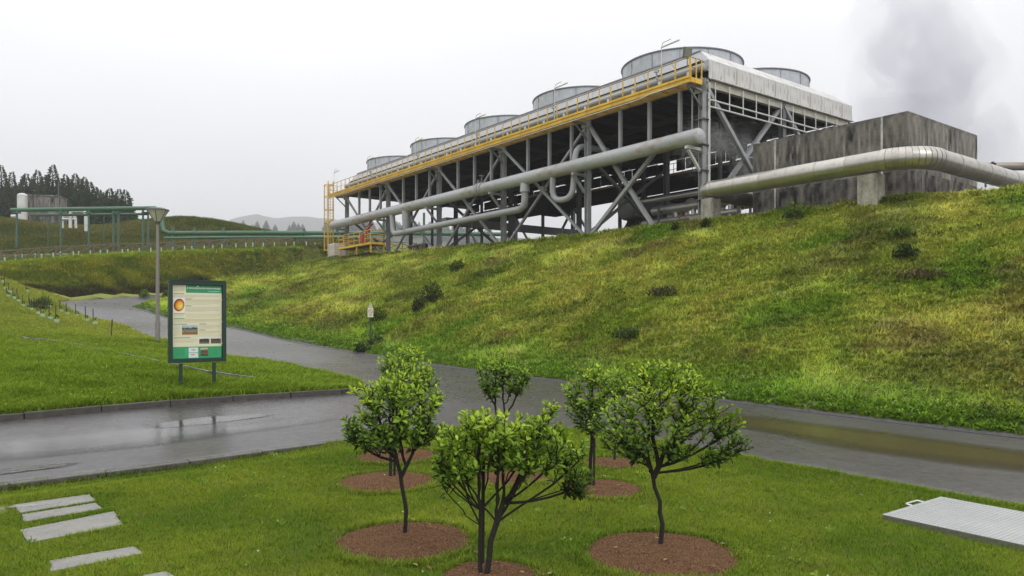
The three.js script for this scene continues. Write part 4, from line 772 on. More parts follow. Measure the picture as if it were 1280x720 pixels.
// ---------------------------------------------------------------- young trees in their mulch beds, bushes
const mulchTex = (() => { const a = tileNoise(20, 61), b = tileNoise(90, 62), c = tileNoise(180, 63); return dataTex(256, (u, v) => { const q = .45 + .7 * (b(u, v) - .5) + .6 * (c(u, v) - .5) + .3 * (a(u, v) - .5); return [q * 1.05, q * .86, q * .74]; }); })();
{
  const names = ['reddish mulch bed round the left young tree in front', 'mulch bed behind the left tree with a stake standing in it', 'small mulch bed farthest back on the left, nearest the road', 'mulch bed at the bottom edge under the central tree', 'largest reddish mulch bed round the right young tree', 'darker mulch bed left of and behind the right tree', 'small far mulch bed behind the crown of the right tree', 'mulch bed hidden behind the central crown'];
  const chip = new THREE.BoxGeometry(.012, .004, .006), cm = std({ roughness: .9 }), mm = std({ color: [.14, .07, .03], map: rep(mulchTex, 2.2), roughness: .95, bumpMap: rep(mulchTex, 2.2), bumpScale: .03 });
  BEDS.forEach((b, i) => {
    const R = rng(300 + i), pos = [0, .03, 0], idx = [], n = 48, rings = 7; let g = new THREE.BufferGeometry();
    const y = (x, z, q) => .018 + .03 * (1 - q * q) - .012 * smooth(.9, 1, q) + .016 * fbm(x * 5 + i, z * 5, 81, 3);
    for (let k = 1; k <= rings; k++) for (let j = 0; j < n; j++) { const a = (j / n) * 6.2832, q = k / rings, rr = b.r * q * (1 + .06 * noise2(Math.cos(a) * 2 + i, Math.sin(a) * 2, 82) + .05 * noise2(Math.cos(a) * 7 + i, Math.sin(a) * 7, 83) * q), x = Math.cos(a) * rr, z = Math.sin(a) * rr; pos.push(x, y(x, z, q), z); }
    for (let j = 0; j < n; j++) idx.push(0, 1 + ((j + 1) % n), 1 + j);
    for (let k = 0; k < rings - 1; k++) for (let j = 0; j < n; j++) { const a = 1 + k * n + j, c = 1 + k * n + ((j + 1) % n); idx.push(a, c, a + n, c, c + n, a + n); }
    g.setAttribute('position', new THREE.BufferAttribute(new Float32Array(pos), 3)); g.setIndex(idx); g.computeVertexNormals(); const uv = new Float32Array(pos.length / 3 * 2); for (let k = 0; k < pos.length / 3; k++) { uv[2 * k] = pos[3 * k]; uv[2 * k + 1] = pos[3 * k + 2]; } g.setAttribute('uv', new THREE.BufferAttribute(uv, 2));
    const t = thing('mulch_bed', names[i], 'mulch bed', V3(b.x, b.y - .0, -b.d)); mesh('mulch', g, mm, t);
    const N = Math.floor(11000 * b.r * b.r / .25), im = new THREE.InstancedMesh(chip, cm, N), q = new THREE.Quaternion(), c = new THREE.Color();
    for (let k = 0; k < N; k++) { const a = R() * 6.283, f = Math.sqrt(R()), rr = f * b.r * .98, x = Math.cos(a) * rr, z = Math.sin(a) * rr, s = .5 + 1.0 * R(), l = .7 + .6 * R(); q.setFromEuler(new THREE.Euler((R() - .5) * 1.2, R() * 6.28, (R() - .5) * 1.2)); im.setMatrixAt(k, new THREE.Matrix4().compose(V3(x, y(x, z, f) + .003, z), q, V3(s, s, s))); im.setColorAt(k, c.setRGB(.145 * l, .073 * l, .031 * l)); }
    im.name = 'bark_chips'; im.userData.kind = 'stuff'; t.add(im);
  });
}
function leafGeo(w, fold, curl) {                // unit leaf along +y, obovate, folded on the midrib
  const pr = [[0, 0], [.25, .5], [.55, 1], [.8, .85], [1, 0]], pos = [], idx = [];
  for (const [t, k] of pr) { const z = curl * t * t, hw = w * k / 2; pos.push(-hw, t, z + fold * hw, 0, t, z, hw, t, z + fold * hw); }
  for (let i = 0; i < 4; i++) for (let j = 0; j < 2; j++) { const a = i * 3 + j; idx.push(a, a + 1, a + 3, a + 1, a + 4, a + 3); }
  const g = new THREE.BufferGeometry(); g.setAttribute('position', new THREE.BufferAttribute(new Float32Array(pos), 3)); g.setIndex(idx); g.computeVertexNormals(); return g;
}
const LEAF = [leafGeo(.42, .35, -.22), leafGeo(.36, .5, .18), leafGeo(.46, .25, -.35)];
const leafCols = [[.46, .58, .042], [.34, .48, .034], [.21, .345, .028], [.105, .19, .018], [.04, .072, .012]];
const leafMats = leafCols.map((c) => phys({ color: c, roughness: .42, transmission: .4, thickness: 0, specularIntensity: .35 }));
const leafVC = phys({ roughness: .45, transmission: .4, thickness: 0, vertexColors: true, specularIntensity: .35 });
const barkTex = (() => { const a = tileNoise(12, 64), b = tileNoise(60, 65), l = tileNoise(18, 66); return dataTex(128, (u, v) => { const q = .55 + .5 * (a(u, v) - .5) + .5 * (b(u, v) - .5), li = smooth(.66, .76, l(u, v)); return [lerp(q, .95, li), lerp(q * .9, 1, li), lerp(q * .8, .85, li)]; }); })();
const barkM = std({ color: [.034, .028, .023], map: rep(barkTex, 3), roughness: .9, bumpMap: rep(barkTex, 3), bumpScale: .004 });
function addLeafVC(out, m4, g, col) {
  const p = g.attributes.position, n = g.attributes.normal, v = new THREE.Vector3(), nm = new THREE.Matrix3().getNormalMatrix(m4), o = out.pos.length / 3;
  for (let i = 0; i < p.count; i++) { v.fromBufferAttribute(p, i).applyMatrix4(m4); out.pos.push(v.x, v.y, v.z); v.fromBufferAttribute(n, i).applyMatrix3(nm).normalize(); out.nor.push(v.x, v.y, v.z); out.col.push(...col); }
  for (const k of g.index.array) out.idx.push(k + o);
}
function vcGeo(o) { const g = new THREE.BufferGeometry(); g.setAttribute('position', new THREE.BufferAttribute(new Float32Array(o.pos), 3)); g.setAttribute('normal', new THREE.BufferAttribute(new Float32Array(o.nor), 3)); g.setAttribute('color', new THREE.BufferAttribute(new Float32Array(o.col), 3)); g.setIndex(o.idx); return g; }
function youngTree(label, pos, o) {
  const R = rng(o.seed), t = thing('young_tree', label, 'tree', pos, 0, undefined);
  const nodes = [], add = (p, parent, trunk) => { nodes.push({ p, parent, n: 0, trunk }); return nodes.length - 1; };
  for (const tr of o.trunks) { let last = -1; tr.forEach((q, i) => { const p = V3(...q); if (last >= 0) { const a = nodes[last].p, m = a.clone().lerp(p, .5).add(V3((R() - .5) * .025, 0, (R() - .5) * .025)); last = add(m, last, true); } last = add(p, last, true); if (i && q[1] >= o.fork) nodes[last].open = true; }); }
  // bare limbs rising from the stem into each part of the crown
  for (const e of o.crown) for (let z = 0; z < (o.limbs ?? 1); z++) {
    const low = nodes.map((n, i) => i).filter((i) => nodes[i].trunk && nodes[i].p.y >= o.fork * .75 && nodes[i].p.y < e[1] - .12); if (!low.length) continue;
    const goal = V3(e[0] + (R() - .5) * e[3], e[1] - e[4] * .3, e[2] + (R() - .5) * e[5]), c0 = low.reduce((b, i) => { const p = nodes[i].p, c = Math.hypot(p.x - goal.x, p.z - goal.z) * .5 + Math.abs(p.y - (o.fork + .1 + R() * .25)); return c < b[0] ? [c, i] : b; }, [9, low[0]])[1];
    let last = c0; const a = nodes[c0].p, m = 6, sag = .02 + .05 * R(); for (let k = 1; k <= m; k++) { const f = k / m, p = a.clone().lerp(goal, f); p.y -= sag * Math.sin(Math.PI * f) * .8; p.x += (R() - .5) * .03; p.z += (R() - .5) * .03; last = add(p, last); }
  }
  // shoots aim at points spread through the crown
  const tips = [];
  for (let k = 0; k < o.tips * 30 && tips.length < o.tips; k++) {
    const e = o.crown[Math.floor(R() * o.crown.length)], a = R() * 6.283, c = R() * 2 - 1, s = Math.sqrt(1 - c * c), rr = Math.pow(R(), .4) * .88, p = V3(e[0] + e[3] * rr * s * Math.cos(a), e[1] + e[4] * rr * c, e[2] + e[5] * rr * s * Math.sin(a));
    if (tips.every((q) => q.distanceToSquared(p) > o.space * o.space)) tips.push(p);
  }
  const root = V3(...o.trunks[0][o.trunks[0].length - 1]);
  tips.sort((a, b) => a.distanceTo(root) - b.distanceTo(root));
  const ends = [];
  for (const tip of tips) {
    let best = -1, bd = 1e9; nodes.forEach((n, i) => { if (n.p.y < o.fork) return; const dv = tip.clone().sub(n.p), L = dv.length(), c = L + Math.max(0, n.p.y + .08 - tip.y) * 2.2 + (n.end ? .25 : 0); if (c < bd) { bd = c; best = i; } });
    const a = nodes[best].p, L = a.distanceTo(tip), m = Math.max(1, Math.round(L / .1)); let last = best;
    for (let k = 1; k <= m; k++) { const f = k / m, p = a.clone().lerp(tip, f); if (k < m) p.add(V3((R() - .5) * .03, -.12 * L * Math.sin(Math.PI * f) * .6 + (R() - .5) * .02, (R() - .5) * .03)); last = add(p, last); }
    nodes[last].end = true; ends.push(last);
  }
  for (const e of ends) for (let i = e; i >= 0; i = nodes[i].parent) nodes[i].n++;
  const rad = (i) => nodes[i].trunk ? Math.max(o.r * (1 - .72 * smooth(0, o.fork * 2.1, nodes[i].p.y)), .00165 * Math.pow(nodes[i].n, .5)) : .0022 + .0015 * Math.pow(nodes[i].n, .55);
  const tg = [], bg = [];
  nodes.forEach((n, i) => { if (n.parent < 0) return; const a = nodes[n.parent].p, r1 = rad(n.parent), r2 = rad(i), rr = n.trunk ? r1 : Math.min(r1, r2 * 1.35); if (a.distanceTo(n.p) > 1e-4) (n.trunk ? tg : bg).push(rod(a, n.p, rr, n.trunk ? 9 : 5, n.trunk ? r2 : r2)); if (n.trunk) tg.push(new THREE.SphereGeometry(r2, 8, 6).translate(n.p.x, n.p.y, n.p.z)); });
  mesh('trunk', tg, barkM, t); mesh('branches', bg, barkM, t);
  // leaves in rosettes at the shoot ends
  const all = [], ctr = o.crown.reduce((s, e) => s.add(V3(e[0], e[1], e[2])), V3()).multiplyScalar(1 / o.crown.length), q = new THREE.Quaternion(), m4 = new THREE.Matrix4();
  for (const e of ends) {
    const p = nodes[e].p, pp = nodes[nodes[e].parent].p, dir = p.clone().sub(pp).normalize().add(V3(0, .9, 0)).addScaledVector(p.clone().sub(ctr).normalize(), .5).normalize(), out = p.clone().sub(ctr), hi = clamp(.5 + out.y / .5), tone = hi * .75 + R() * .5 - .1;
    const side = new THREE.Vector3().crossVectors(dir, Math.abs(dir.y) < .9 ? UPV : V3(1, 0, 0)).normalize(), n = 8 + Math.floor(R() * 6), big = .65 + .6 * R();
    for (let k = 0; k < n; k++) {
      const az = k * 2.4 + R() * .5, back = k / n, open = .4 + 1.15 * back + (R() - .5) * .3, d = dir.clone().multiplyScalar(Math.cos(open)).add(side.clone().applyAxisAngle(dir, az).multiplyScalar(Math.sin(open))).normalize();
      q.setFromUnitVectors(UPV, d); const N = V3(0, 0, 1).applyQuaternion(q), want = dir.clone().addScaledVector(d, -dir.dot(d)).normalize(); let ang = Math.acos(clamp(N.dot(want), -1, 1)); if (new THREE.Vector3().crossVectors(N, want).dot(d) < 0) ang = -ang; q.premultiply(new THREE.Quaternion().setFromAxisAngle(d, ang));
      const s = o.leaf * big * (.7 + .5 * R()) * (.8 + .4 * back), at0 = p.clone().addScaledVector(p.clone().sub(pp).normalize(), -.075 * back * (1 + R()));
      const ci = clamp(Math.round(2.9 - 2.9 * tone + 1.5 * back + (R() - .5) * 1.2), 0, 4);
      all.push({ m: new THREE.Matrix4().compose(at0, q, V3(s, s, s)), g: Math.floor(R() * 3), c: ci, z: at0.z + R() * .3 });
    }
  }
  all.sort((a, b) => b.z - a.z);
  const rest = { pos: [], nor: [], col: [], idx: [] };
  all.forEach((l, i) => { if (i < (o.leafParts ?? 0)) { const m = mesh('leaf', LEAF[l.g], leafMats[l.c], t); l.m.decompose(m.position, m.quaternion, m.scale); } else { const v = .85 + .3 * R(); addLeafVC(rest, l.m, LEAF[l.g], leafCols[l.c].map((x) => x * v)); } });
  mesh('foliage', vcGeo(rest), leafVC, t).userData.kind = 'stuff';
  return t;
}
{
  const P = (px, py) => { const p = onGround(px, py); p.y = groundY(p.x, -p.z) + .01; return p; };
  const sc = (px, d) => (px / FOC) * d;
  youngTree('young tree with a dense crown and crooked trunk, left of the front group', P(506, 674), { seed: 11, r: .02, fork: .5, leaf: .066, space: .06, tips: 275, leafParts: 250, trunks: [[[0, 0, 0], [.015, .25, .01], [-.03, .5, 0], [-.07, .72, .02], [-.09, .95, 0], [-.08, 1.15, 0]], [[-.04, .56, 0], [.08, .8, .05], [.16, 1.0, .05]]], crown: [[-.38, 1.12, 0, .28, .17, .3], [-.1, 1.35, .05, .34, .22, .3], [.12, 1.12, .1, .3, .2, .3], [-.2, .98, .12, .42, .14, .25], [-.12, 1.2, -.15, .4, .26, .25], [.24, 1.0, 0, .16, .1, .2], [-.5, 1.0, 0, .12, .1, .15], [.0, 1.48, 0, .26, .13, .2], [.2, 1.32, 0, .22, .16, .22], [-.34, 1.36, 0, .2, .14, .2]] });
  youngTree('young tree with many bare forking stems, front centre', P(604, 724), { seed: 12, limbs: 2, r: .019, fork: .3, leaf: .066, space: .058, tips: 320, leafParts: 250, trunks: [[[-.02, 0, 0], [-.025, .3, 0], [-.02, .55, .02], [-.04, .85, .05]], [[.025, 0, .03], [.06, .3, .02], [.16, .6, 0], [.2, .85, .05]]], crown: [[-.2, 1.1, 0, .22, .2, .28], [-.02, 1.26, .05, .2, .12, .25], [.2, 1.2, .1, .26, .18, .3], [.46, 1.2, 0, .24, .18, .3], [.66, 1.02, .05, .22, .2, .25], [.76, .78, .05, .13, .16, .18], [.34, .98, .15, .2, .1, .2], [-.14, .93, .15, .18, .08, .15], [.2, 1.05, -.2, .5, .16, .2], [-.34, .96, 0, .1, .16, .15], [.55, 1.36, 0, .1, .07, .12], [-.3, .8, .1, .06, .04, .08]] });
  youngTree('tallest young tree with a wide airy crown, right of the front group', P(825, 687), { seed: 13, r: .023, fork: .55, leaf: .058, space: .06, tips: 400, leafParts: 280, trunks: [[[0, 0, 0], [.02, .22, .01], [0, .42, 0], [-.07, .68, 0], [-.12, .95, .02], [-.1, 1.25, 0]], [[-.06, .64, 0], [.02, .85, .03], [.16, 1.08, 0]]], crown: [[-.42, 1.1, 0, .26, .24, .3], [-.15, 1.38, 0, .36, .26, .35], [.18, 1.5, .05, .34, .2, .3], [.42, 1.28, 0, .32, .26, .3], [.6, 1.08, 0, .2, .18, .25], [.1, 1.15, .1, .4, .22, .3], [-.25, .95, .12, .25, .12, .2], [.5, .86, .05, .2, .08, .18], [.0, 1.62, 0, .28, .12, .2], [.75, .95, 0, .1, .08, .12], [.15, .92, .1, .22, .06, .18]] });
  youngTree('young tree behind the left one, its crown rising above it', P(488, 600), { seed: 14, r: .022, fork: .7, leaf: .068, space: .075, tips: 110, trunks: [[[0, 0, 0], [.01, .5, 0], [.05, 1.0, 0], [.15, 1.3, 0]]], crown: [[.1, 1.2, 0, .4, .22, .35], [.3, 1.42, 0, .3, .16, .3], [.52, 1.26, 0, .14, .1, .15]] });
  youngTree('young tree farthest back on the left, only its top leaves showing', P(499, 570), { seed: 15, r: .02, fork: .8, leaf: .07, space: .075, tips: 110, trunks: [[[0, 0, 0], [.03, .6, 0], [.05, 1.1, 0], [.06, 1.3, 0]]], crown: [[.0, 1.42, 0, .34, .16, .3], [.16, 1.55, 0, .28, .1, .25], [.42, 1.24, 0, .14, .14, .15], [-.18, 1.3, 0, .2, .1, .2]] });
  youngTree('bright young tree partly hidden behind the right-hand tree', P(737, 612), { seed: 16, r: .022, fork: .62, leaf: .062, space: .07, tips: 170, trunks: [[[0, 0, 0], [.01, .35, 0], [.03, .65, 0], [.02, 1.0, 0]]], crown: [[-.05, 1.0, 0, .32, .22, .3], [.12, 1.2, 0, .28, .22, .3], [.05, 1.38, 0, .24, .12, .2], [-.2, 1.22, 0, .18, .14, .2], [.0, .8, .05, .22, .1, .2]] });
  youngTree('small round young tree standing before the road behind the central one', P(628, 590), { seed: 17, r: .016, fork: .7, leaf: .066, space: .07, tips: 150, trunks: [[[-.03, 0, 0], [-.05, .5, 0], [-.1, .9, 0]], [[.02, 0, 0], [.06, .6, 0], [.02, .9, 0]]], crown: [[-.14, 1.2, 0, .22, .2, .25], [.16, 1.22, 0, .22, .18, .25], [0, 1.42, 0, .24, .14, .22], [.3, 1.32, 0, .12, .14, .15], [-.26, 1.38, 0, .1, .12, .12], [.0, 1.56, 0, .08, .1, .08]] });
  youngTree('young tree on the far mulch bed behind the right-hand crown', P(768, 579), { seed: 18, r: .018, fork: .7, leaf: .066, space: .075, tips: 90, trunks: [[[0, 0, 0], [.02, .5, 0], [0, .95, 0]]], crown: [[.05, 1.15, 0, .32, .22, .3]] });
  for (const [px, py, h, label] of [[493, 599, .62, 'dark wooden stake beside the trunk in the second left bed'], [742, 613, .62, 'dark wooden stake beside the half hidden bright tree'], [603, 712, .95, 'straight dark stake tied to the stem of the central tree']]) { const s = thing('tree_stake', label, 'stake', P(px, py)); mesh('stake', rod(V3(0, -.05, 0), V3(.01, h, 0), .016, 8, .014), barkM, s); mesh('tie', new THREE.TorusGeometry(.028, .006, 6, 14).rotateX(Math.PI / 2).translate(.005, h * .85, 0), S.dark, s); }
}
{ // fallen leaves
  const R = rng(616), l = []; for (const b of BEDS.slice(0, 6)) for (let k = 0; k < 8; k++) { const a = R() * 6.28, q = Math.sqrt(R()) * b.r * 1.15; l.push([b.x + Math.cos(a) * q, b.d + Math.sin(a) * q, q < b.r ? .062 : .05]); }
  const im = new THREE.InstancedMesh(LEAF[0], std({ roughness: .7 }), l.length), c = new THREE.Color(); l.forEach(([x, d, h], i) => { const q = new THREE.Quaternion().setFromEuler(new THREE.Euler(-1.5 + (R() - .5) * .6, R() * 6.28, (R() - .5) * .6, 'YXZ')), s = .04 + .03 * R(); im.setMatrixAt(i, new THREE.Matrix4().compose(V3(x, groundY(x, d) + h, -d), q, V3(s, s, s))); im.setColorAt(i, R() < .5 ? c.setRGB(.3, .2, .06) : R() < .5 ? c.setRGB(.16, .08, .03) : c.setRGB(.3, .26, .12)); });
  im.name = 'fallen_leaves'; im.castShadow = true; scene.add(im); tag(im, 'a few dry fallen leaves lying on and around the mulch beds', 'leaves', null, 'stuff');
}
// bushes on the bank
function bush(label, p, w, h, cols, n, leaf, s, cat = 'bush') {
  const R = rng(s), o = { pos: [], nor: [], col: [], idx: [] }, t = thing('bush', label, cat, p), q = new THREE.Quaternion();
  for (let k = 0; k < n; k++) {
    const a = R() * 6.283, c = R(), rr = Math.pow(R(), .33), sn = Math.sqrt(1 - c * c), lump = 1 + .35 * noise2(Math.cos(a) * 1.7 + s, c * 3, s), x = Math.cos(a) * sn * rr * w / 2 * lump, y = (c * rr * .95 + .03) * h * lump, z = Math.sin(a) * sn * rr * w / 2 * lump;
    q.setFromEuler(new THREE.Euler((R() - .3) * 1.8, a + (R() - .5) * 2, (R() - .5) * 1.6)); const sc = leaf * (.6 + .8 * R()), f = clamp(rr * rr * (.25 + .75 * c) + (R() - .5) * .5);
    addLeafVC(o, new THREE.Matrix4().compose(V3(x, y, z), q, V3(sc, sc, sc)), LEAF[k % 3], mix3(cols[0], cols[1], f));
  }
  mesh('foliage', vcGeo(o), leafVC, t).userData.kind = 'stuff'; const st = []; for (let k = 0; k < 6; k++) st.push(rod(V3(0, -.1, 0), V3((R() - .5) * w * .5, h * .6, (R() - .5) * w * .5), .02, 5, .008)); mesh('stem', st, barkM, t);
}
const dk = [.018, .035, .01], md = [.09, .14, .02], br = [.2, .3, .03];
for (const [px, py, w, h, cols, label] of [
  [472, 405, 1.0, .95, [dk, br], 'rounded yellow green bush just behind the small roadside sign'],
  [540, 381, 1.25, 1.2, [[.03, .028, .012], md], 'larger dark bush halfway up the bank above the roadside sign'],
  [523, 392, .8, .85, [[.035, .028, .014], md], 'smaller brownish bush left of the larger dark one on the bank'],
  [572, 341, 1.1, .7, [dk, md], 'low dark bush high on the bank below the tower middle'],
  [993, 276, 1.1, .75, [dk, br], 'bright green bush at the bank top below the concrete box'],
  [883, 288, .6, .55, [dk, md], 'small dark bush at the bank top by the column foot'],
  [844, 290, .5, .4, [dk, md], 'tiny dark tuft bush at the crest left of the column foot'],
  [1130, 325, .9, .5, [dk, md], 'dark low bush right of centre high on the bank'],
  [1152, 352, 1.6, .3, [[.09, .07, .03], [.17, .13, .055]], 'brown withered patch of shrub on the right part of the bank'],
  [1128, 298, .9, .45, [[.04, .07, .015], br], 'leafy green clump below the silver pipe corner'],
  [785, 425, 1.0, .4, [[.03, .06, .015], [.11, .19, .03]], 'leafy dark clump low on the bank before the centre'],
  [830, 372, 1.3, .35, [[.06, .06, .025], [.14, .14, .045]], 'dull olive scrub patch in the middle of the bank'],
  [48, 390, 1.2, .8, [dk, md], 'dark bush at the left edge of the road bend'], [57, 384, .9, .7, [dk, br], 'small bush beside the road bend above the saplings'],
  [180, 372, 1.0, .8, [[.06, .09, .015], br], 'yellow green bush on the grass spit at the road bend'], [208, 374, .8, .6, [dk, md], 'low bush right of the yellow green one on the spit'],
  [452, 441, .8, .45, [dk, md], 'low dark clump at the kerb left of the roadside sign'], [470, 433, 1.0, .5, [dk, [.1, .18, .03]], 'leafy clump at the bank foot right of the roadside sign'],
]) bush(label, onGround(px, py), w, h, cols, Math.round(420 * w * h + 160), .13, Math.round(px * 7 + py));

{ // leafy weeds dotted in patches over the bank
  const R = rng(1717), clump = (s, k, h) => { const r = rng(s), o = { pos: [], nor: [], col: [], idx: [] }; for (let i = 0; i < k; i++) { const a = r() * 6.283, q = new THREE.Quaternion().setFromEuler(new THREE.Euler(-.4 - r() * 1.0, a, 0, 'YXZ')), f = Math.sqrt(r()), sc = .05 + .06 * r(); addLeafVC(o, new THREE.Matrix4().compose(V3(Math.cos(a) * f * .13, h * r(), Math.sin(a) * f * .13), q, V3(sc, sc, sc)), LEAF[i % 3], [1, 1, 1]); } const g = vcGeo(o); g.deleteAttribute('color'); return g; };
  const geos = [clump(1, 26, .14), clump(2, 20, .09), clump(3, 34, .22)], lists = [[], [], []];
  for (let k = 0; k < 60000; k++) { const d = 10 + 52 * R(), x = -d * .6 + R() * d * 1.35; if (region(x, d) !== 'bank') continue; const n = fbm(x * .28 + 9, d * .28, 95); if (R() > smooth(.02, .3, n) * .8 + .03) continue; const t = R() < .25 ? 2 : R() < .5 ? 0 : 1, dark = fbm(x * .2, d * .2, 96) > .08; lists[t].push([x, d, (.5 + .7 * R()) * (.75 + .3 * smooth(14, 45, d)), dark ? [.06, .1, .016] : [.19, .31, .03]]); }
  const lawn = []; for (let k = 0; k < 900; k++) { const d = 5 + 8 * R(), x = (R() * 2 - 1) * d * .72; if (roadSd(x, d) < .15 || signSide(x, d) || !free(x, d) || (x > 4 && d > 11) || fbm(x * .8, d * .8, 97) < .05) continue; lawn.push([x, d, .22 + .25 * R(), R() < .5 ? [.13, .24, .03] : [.22, .33, .05]]); } lists.push(lawn); geos.push(geos[1]);
  lists.forEach((l, t) => { const im = new THREE.InstancedMesh(geos[t], phys({ roughness: .7, transmission: .25, thickness: 0, specularIntensity: .15 }), l.length), c = new THREE.Color(); l.forEach(([x, d, s, k], i) => { const b = .75 + .5 * R(); im.setMatrixAt(i, new THREE.Matrix4().compose(V3(x, groundY(x, d, 9), -d), new THREE.Quaternion().setFromAxisAngle(UPV, R() * 6.28), V3(s, s, s))); im.setColorAt(i, c.setRGB(k[0] * b, k[1] * b, k[2] * b)); }); im.name = numbered(t === 3 ? 'lawn_weeds' : 'bank_weeds'); scene.add(im); tag(im, ['leafy green weeds in patches among the bank grass', 'low rosettes of broad weeds on the bank', 'taller leafy weeds standing out of the bank grass', 'small flat weeds growing in the front lawn'][t], 'weeds', null, 'stuff'); });
}
// ---------------------------------------------------------------- information board, lamp post, road sign, saplings, yellow platform
const greenFrame = std({ color: [.012, .04, .028], map: rep(wearTex, 1.5), roughness: .4 });
{
  const cv = document.createElement('canvas'); cv.width = 720; cv.height = 960; const c = cv.getContext('2d'), R = rng(55);
  c.fillStyle = '#ebe6c8'; c.fillRect(0, 0, 720, 960);
  const grad = (x, y, w, h, a) => { c.fillStyle = a; c.fillRect(x, y, w, h); };
  for (let k = 0; k < 26; k++) grad(0, R() * 960, 720, 8 + 20 * R(), R() < .5 ? 'rgba(244,240,200,.5)' : 'rgba(224,214,170,.35)');
  const text = (x, y, w, lines, step = 9) => { for (let i = 0; i < lines; i++) { let q = x; const end = x + w * (i === lines - 1 ? .4 + .5 * R() : .93 + .07 * R()); while (q < end) { const l = 5 + 16 * R(); c.fillStyle = 'rgba(95,88,66,' + (.45 + .25 * R()) + ')'; c.fillRect(q, y + i * step, Math.min(l, end - q), 2.6); q += l + 4; } } };
  const head = (x, y, w) => { c.fillStyle = '#3f9468'; c.fillRect(x, y, w, 8); };
  grad(190, 0, 530, 100, '#2f9a62');
  c.fillStyle = '#f2f6ee'; c.font = 'bold 34px sans-serif'; c.textAlign = 'right'; c.fillText('À descoberta da nossa energia', 704, 48); c.font = '22px sans-serif'; c.fillText('central geotérmica', 704, 84); c.textAlign = 'left';
  text(14, 14, 160, 9); head(14, 110, 150); text(14, 130, 690, 4, 10);
  grad(10, 168, 160, 190, '#f6f4f0');
  const globe = (x, y, r, col) => { c.fillStyle = col; c.beginPath(); c.ellipse(x, y, r * .88, r, .45, 0, 7); c.fill(); };
  globe(90, 262, 84, '#7d2b1c'); globe(94, 264, 72, '#cf5a22'); globe(100, 268, 60, '#f0a62a'); globe(106, 272, 44, '#f7d23a'); globe(112, 278, 14, '#f3ead0');
  for (const y of [178, 268]) { head(184, y, 86); text(184, y + 18, 520, 6, 11); }
  head(14, 372, 160); text(14, 390, 160, 3); head(14, 432, 156); text(14, 450, 690, 4, 10); text(184, 376, 520, 5, 11);
  head(14, 508, 190); text(14, 530, 100, 13, 10); head(384, 506, 100); text(384, 522, 320, 5, 10); head(384, 584, 90); text(384, 602, 320, 4, 10);
  const photo = (x, y, w, h, cols) => { cols.forEach((k, i) => { c.fillStyle = k; c.beginPath(); const y0 = y + (h * i) / cols.length; c.moveTo(x, y + h); for (let u = 0; u <= 12; u++) c.lineTo(x + (w * u) / 12, y0 + (i ? (R() - .5) * h * .12 : 0)); c.lineTo(x + w, y + h); c.fill(); }); };
  photo(132, 524, 230, 124, ['#b9cbe0', '#a9b6c2', '#3d4738', '#8a7f62', '#9c8a6c', '#6f7a52', '#b0563c']); head(14, 684, 240); text(14, 704, 350, 5, 10);
  photo(384, 684, 150, 86, ['#e9e7ea', '#3a3733', '#4b4a40', '#6c6a52']); photo(556, 684, 152, 86, ['#e6e3e6', '#453c3a', '#6c5548', '#57604a']);
  grad(0, 806, 720, 154, '#37a26b'); grad(24, 828, 190, 112, '#45b279'); grad(556, 824, 150, 116, '#45b279'); for (const x of [34, 562]) for (let k = 0; k < 9; k++) { c.fillStyle = 'rgba(18,84,50,.75)'; c.fillRect(x, 836 + k * 11, (x < 100 ? 160 : 130) * (.8 + .2 * R()), 3); }
  grad(228, 818, 140, 64, '#e4eaf0'); grad(228, 888, 140, 64, '#dfe7ee'); c.fillStyle = '#e7b54a'; c.fillRect(268, 838, 62, 14); c.fillStyle = '#b9a93c'; c.fillRect(262, 904, 54, 14); c.fillStyle = '#5aa06c'; c.fillRect(284, 850, 40, 6);
  photo(404, 826, 108, 104, ['#cfcabb', '#7d6a4b', '#5b4a32', '#7a6747', '#4d3d2a']);
  const tx = new THREE.CanvasTexture(cv); tx.colorSpace = THREE.SRGBColorSpace; tx.magFilter = THREE.LinearFilter;
  const p = onGround(247, 488); p.y = groundY(p.x, -p.z);
  const d = -p.z, k = d / FOC, H = 101 * k, W = 68 * k, foot = 30 * k, t = thing('information_board', 'green framed information board with text and pictures on two posts', 'information board', p, .65);
  const fw = .085;
  mesh('frame', [boxG(W, fw, .13, 0, foot + fw / 2, 0), boxG(W, fw, .13, 0, foot + H - fw / 2, 0), boxG(fw, H - 2 * fw - .004, .128, -W / 2 + fw / 2, foot + H / 2, 0), boxG(fw, H - 2 * fw - .004, .128, W / 2 - fw / 2, foot + H / 2, 0), boxG(W - .04, .03, .16, 0, foot + H + .016, 0)], greenFrame, t);
  mesh('back_panel', boxG(W - 2 * fw, H - 2 * fw, .03, 0, foot + H / 2, -.02), greenFrame, t);
  const pg = new THREE.PlaneGeometry(W - 2 * fw - .02, H - 2 * fw - .02).translate(0, foot + H / 2, .004); mesh('poster', pg, std({ map: tx, color: [.82, .82, .82], roughness: .3 }), t);
  for (const [x, y] of [[-1, .2], [-1, .5], [-1, .8], [1, .2], [1, .5], [1, .8], [0, .02], [0, .98]]) mesh('clip', boxG(.03, .03, .02, x * (W / 2 - fw - .01), foot + fw + (H - 2 * fw) * y, .016), S.white, t);
  for (const s of [-1, 1]) mesh('post', boxG(.07, foot + .2, .07, s * W * .29, foot / 2 - .12, 0), greenFrame, t);
  const lit = thing('litter_scrap', 'small white scrap of litter lying in the grass by the board', 'litter', onGround(201, 493)); mesh('scrap', new THREE.IcosahedronGeometry(.06, 1).scale(1.2, .35, .8).translate(0, .05, 0), S.white, lit);
}
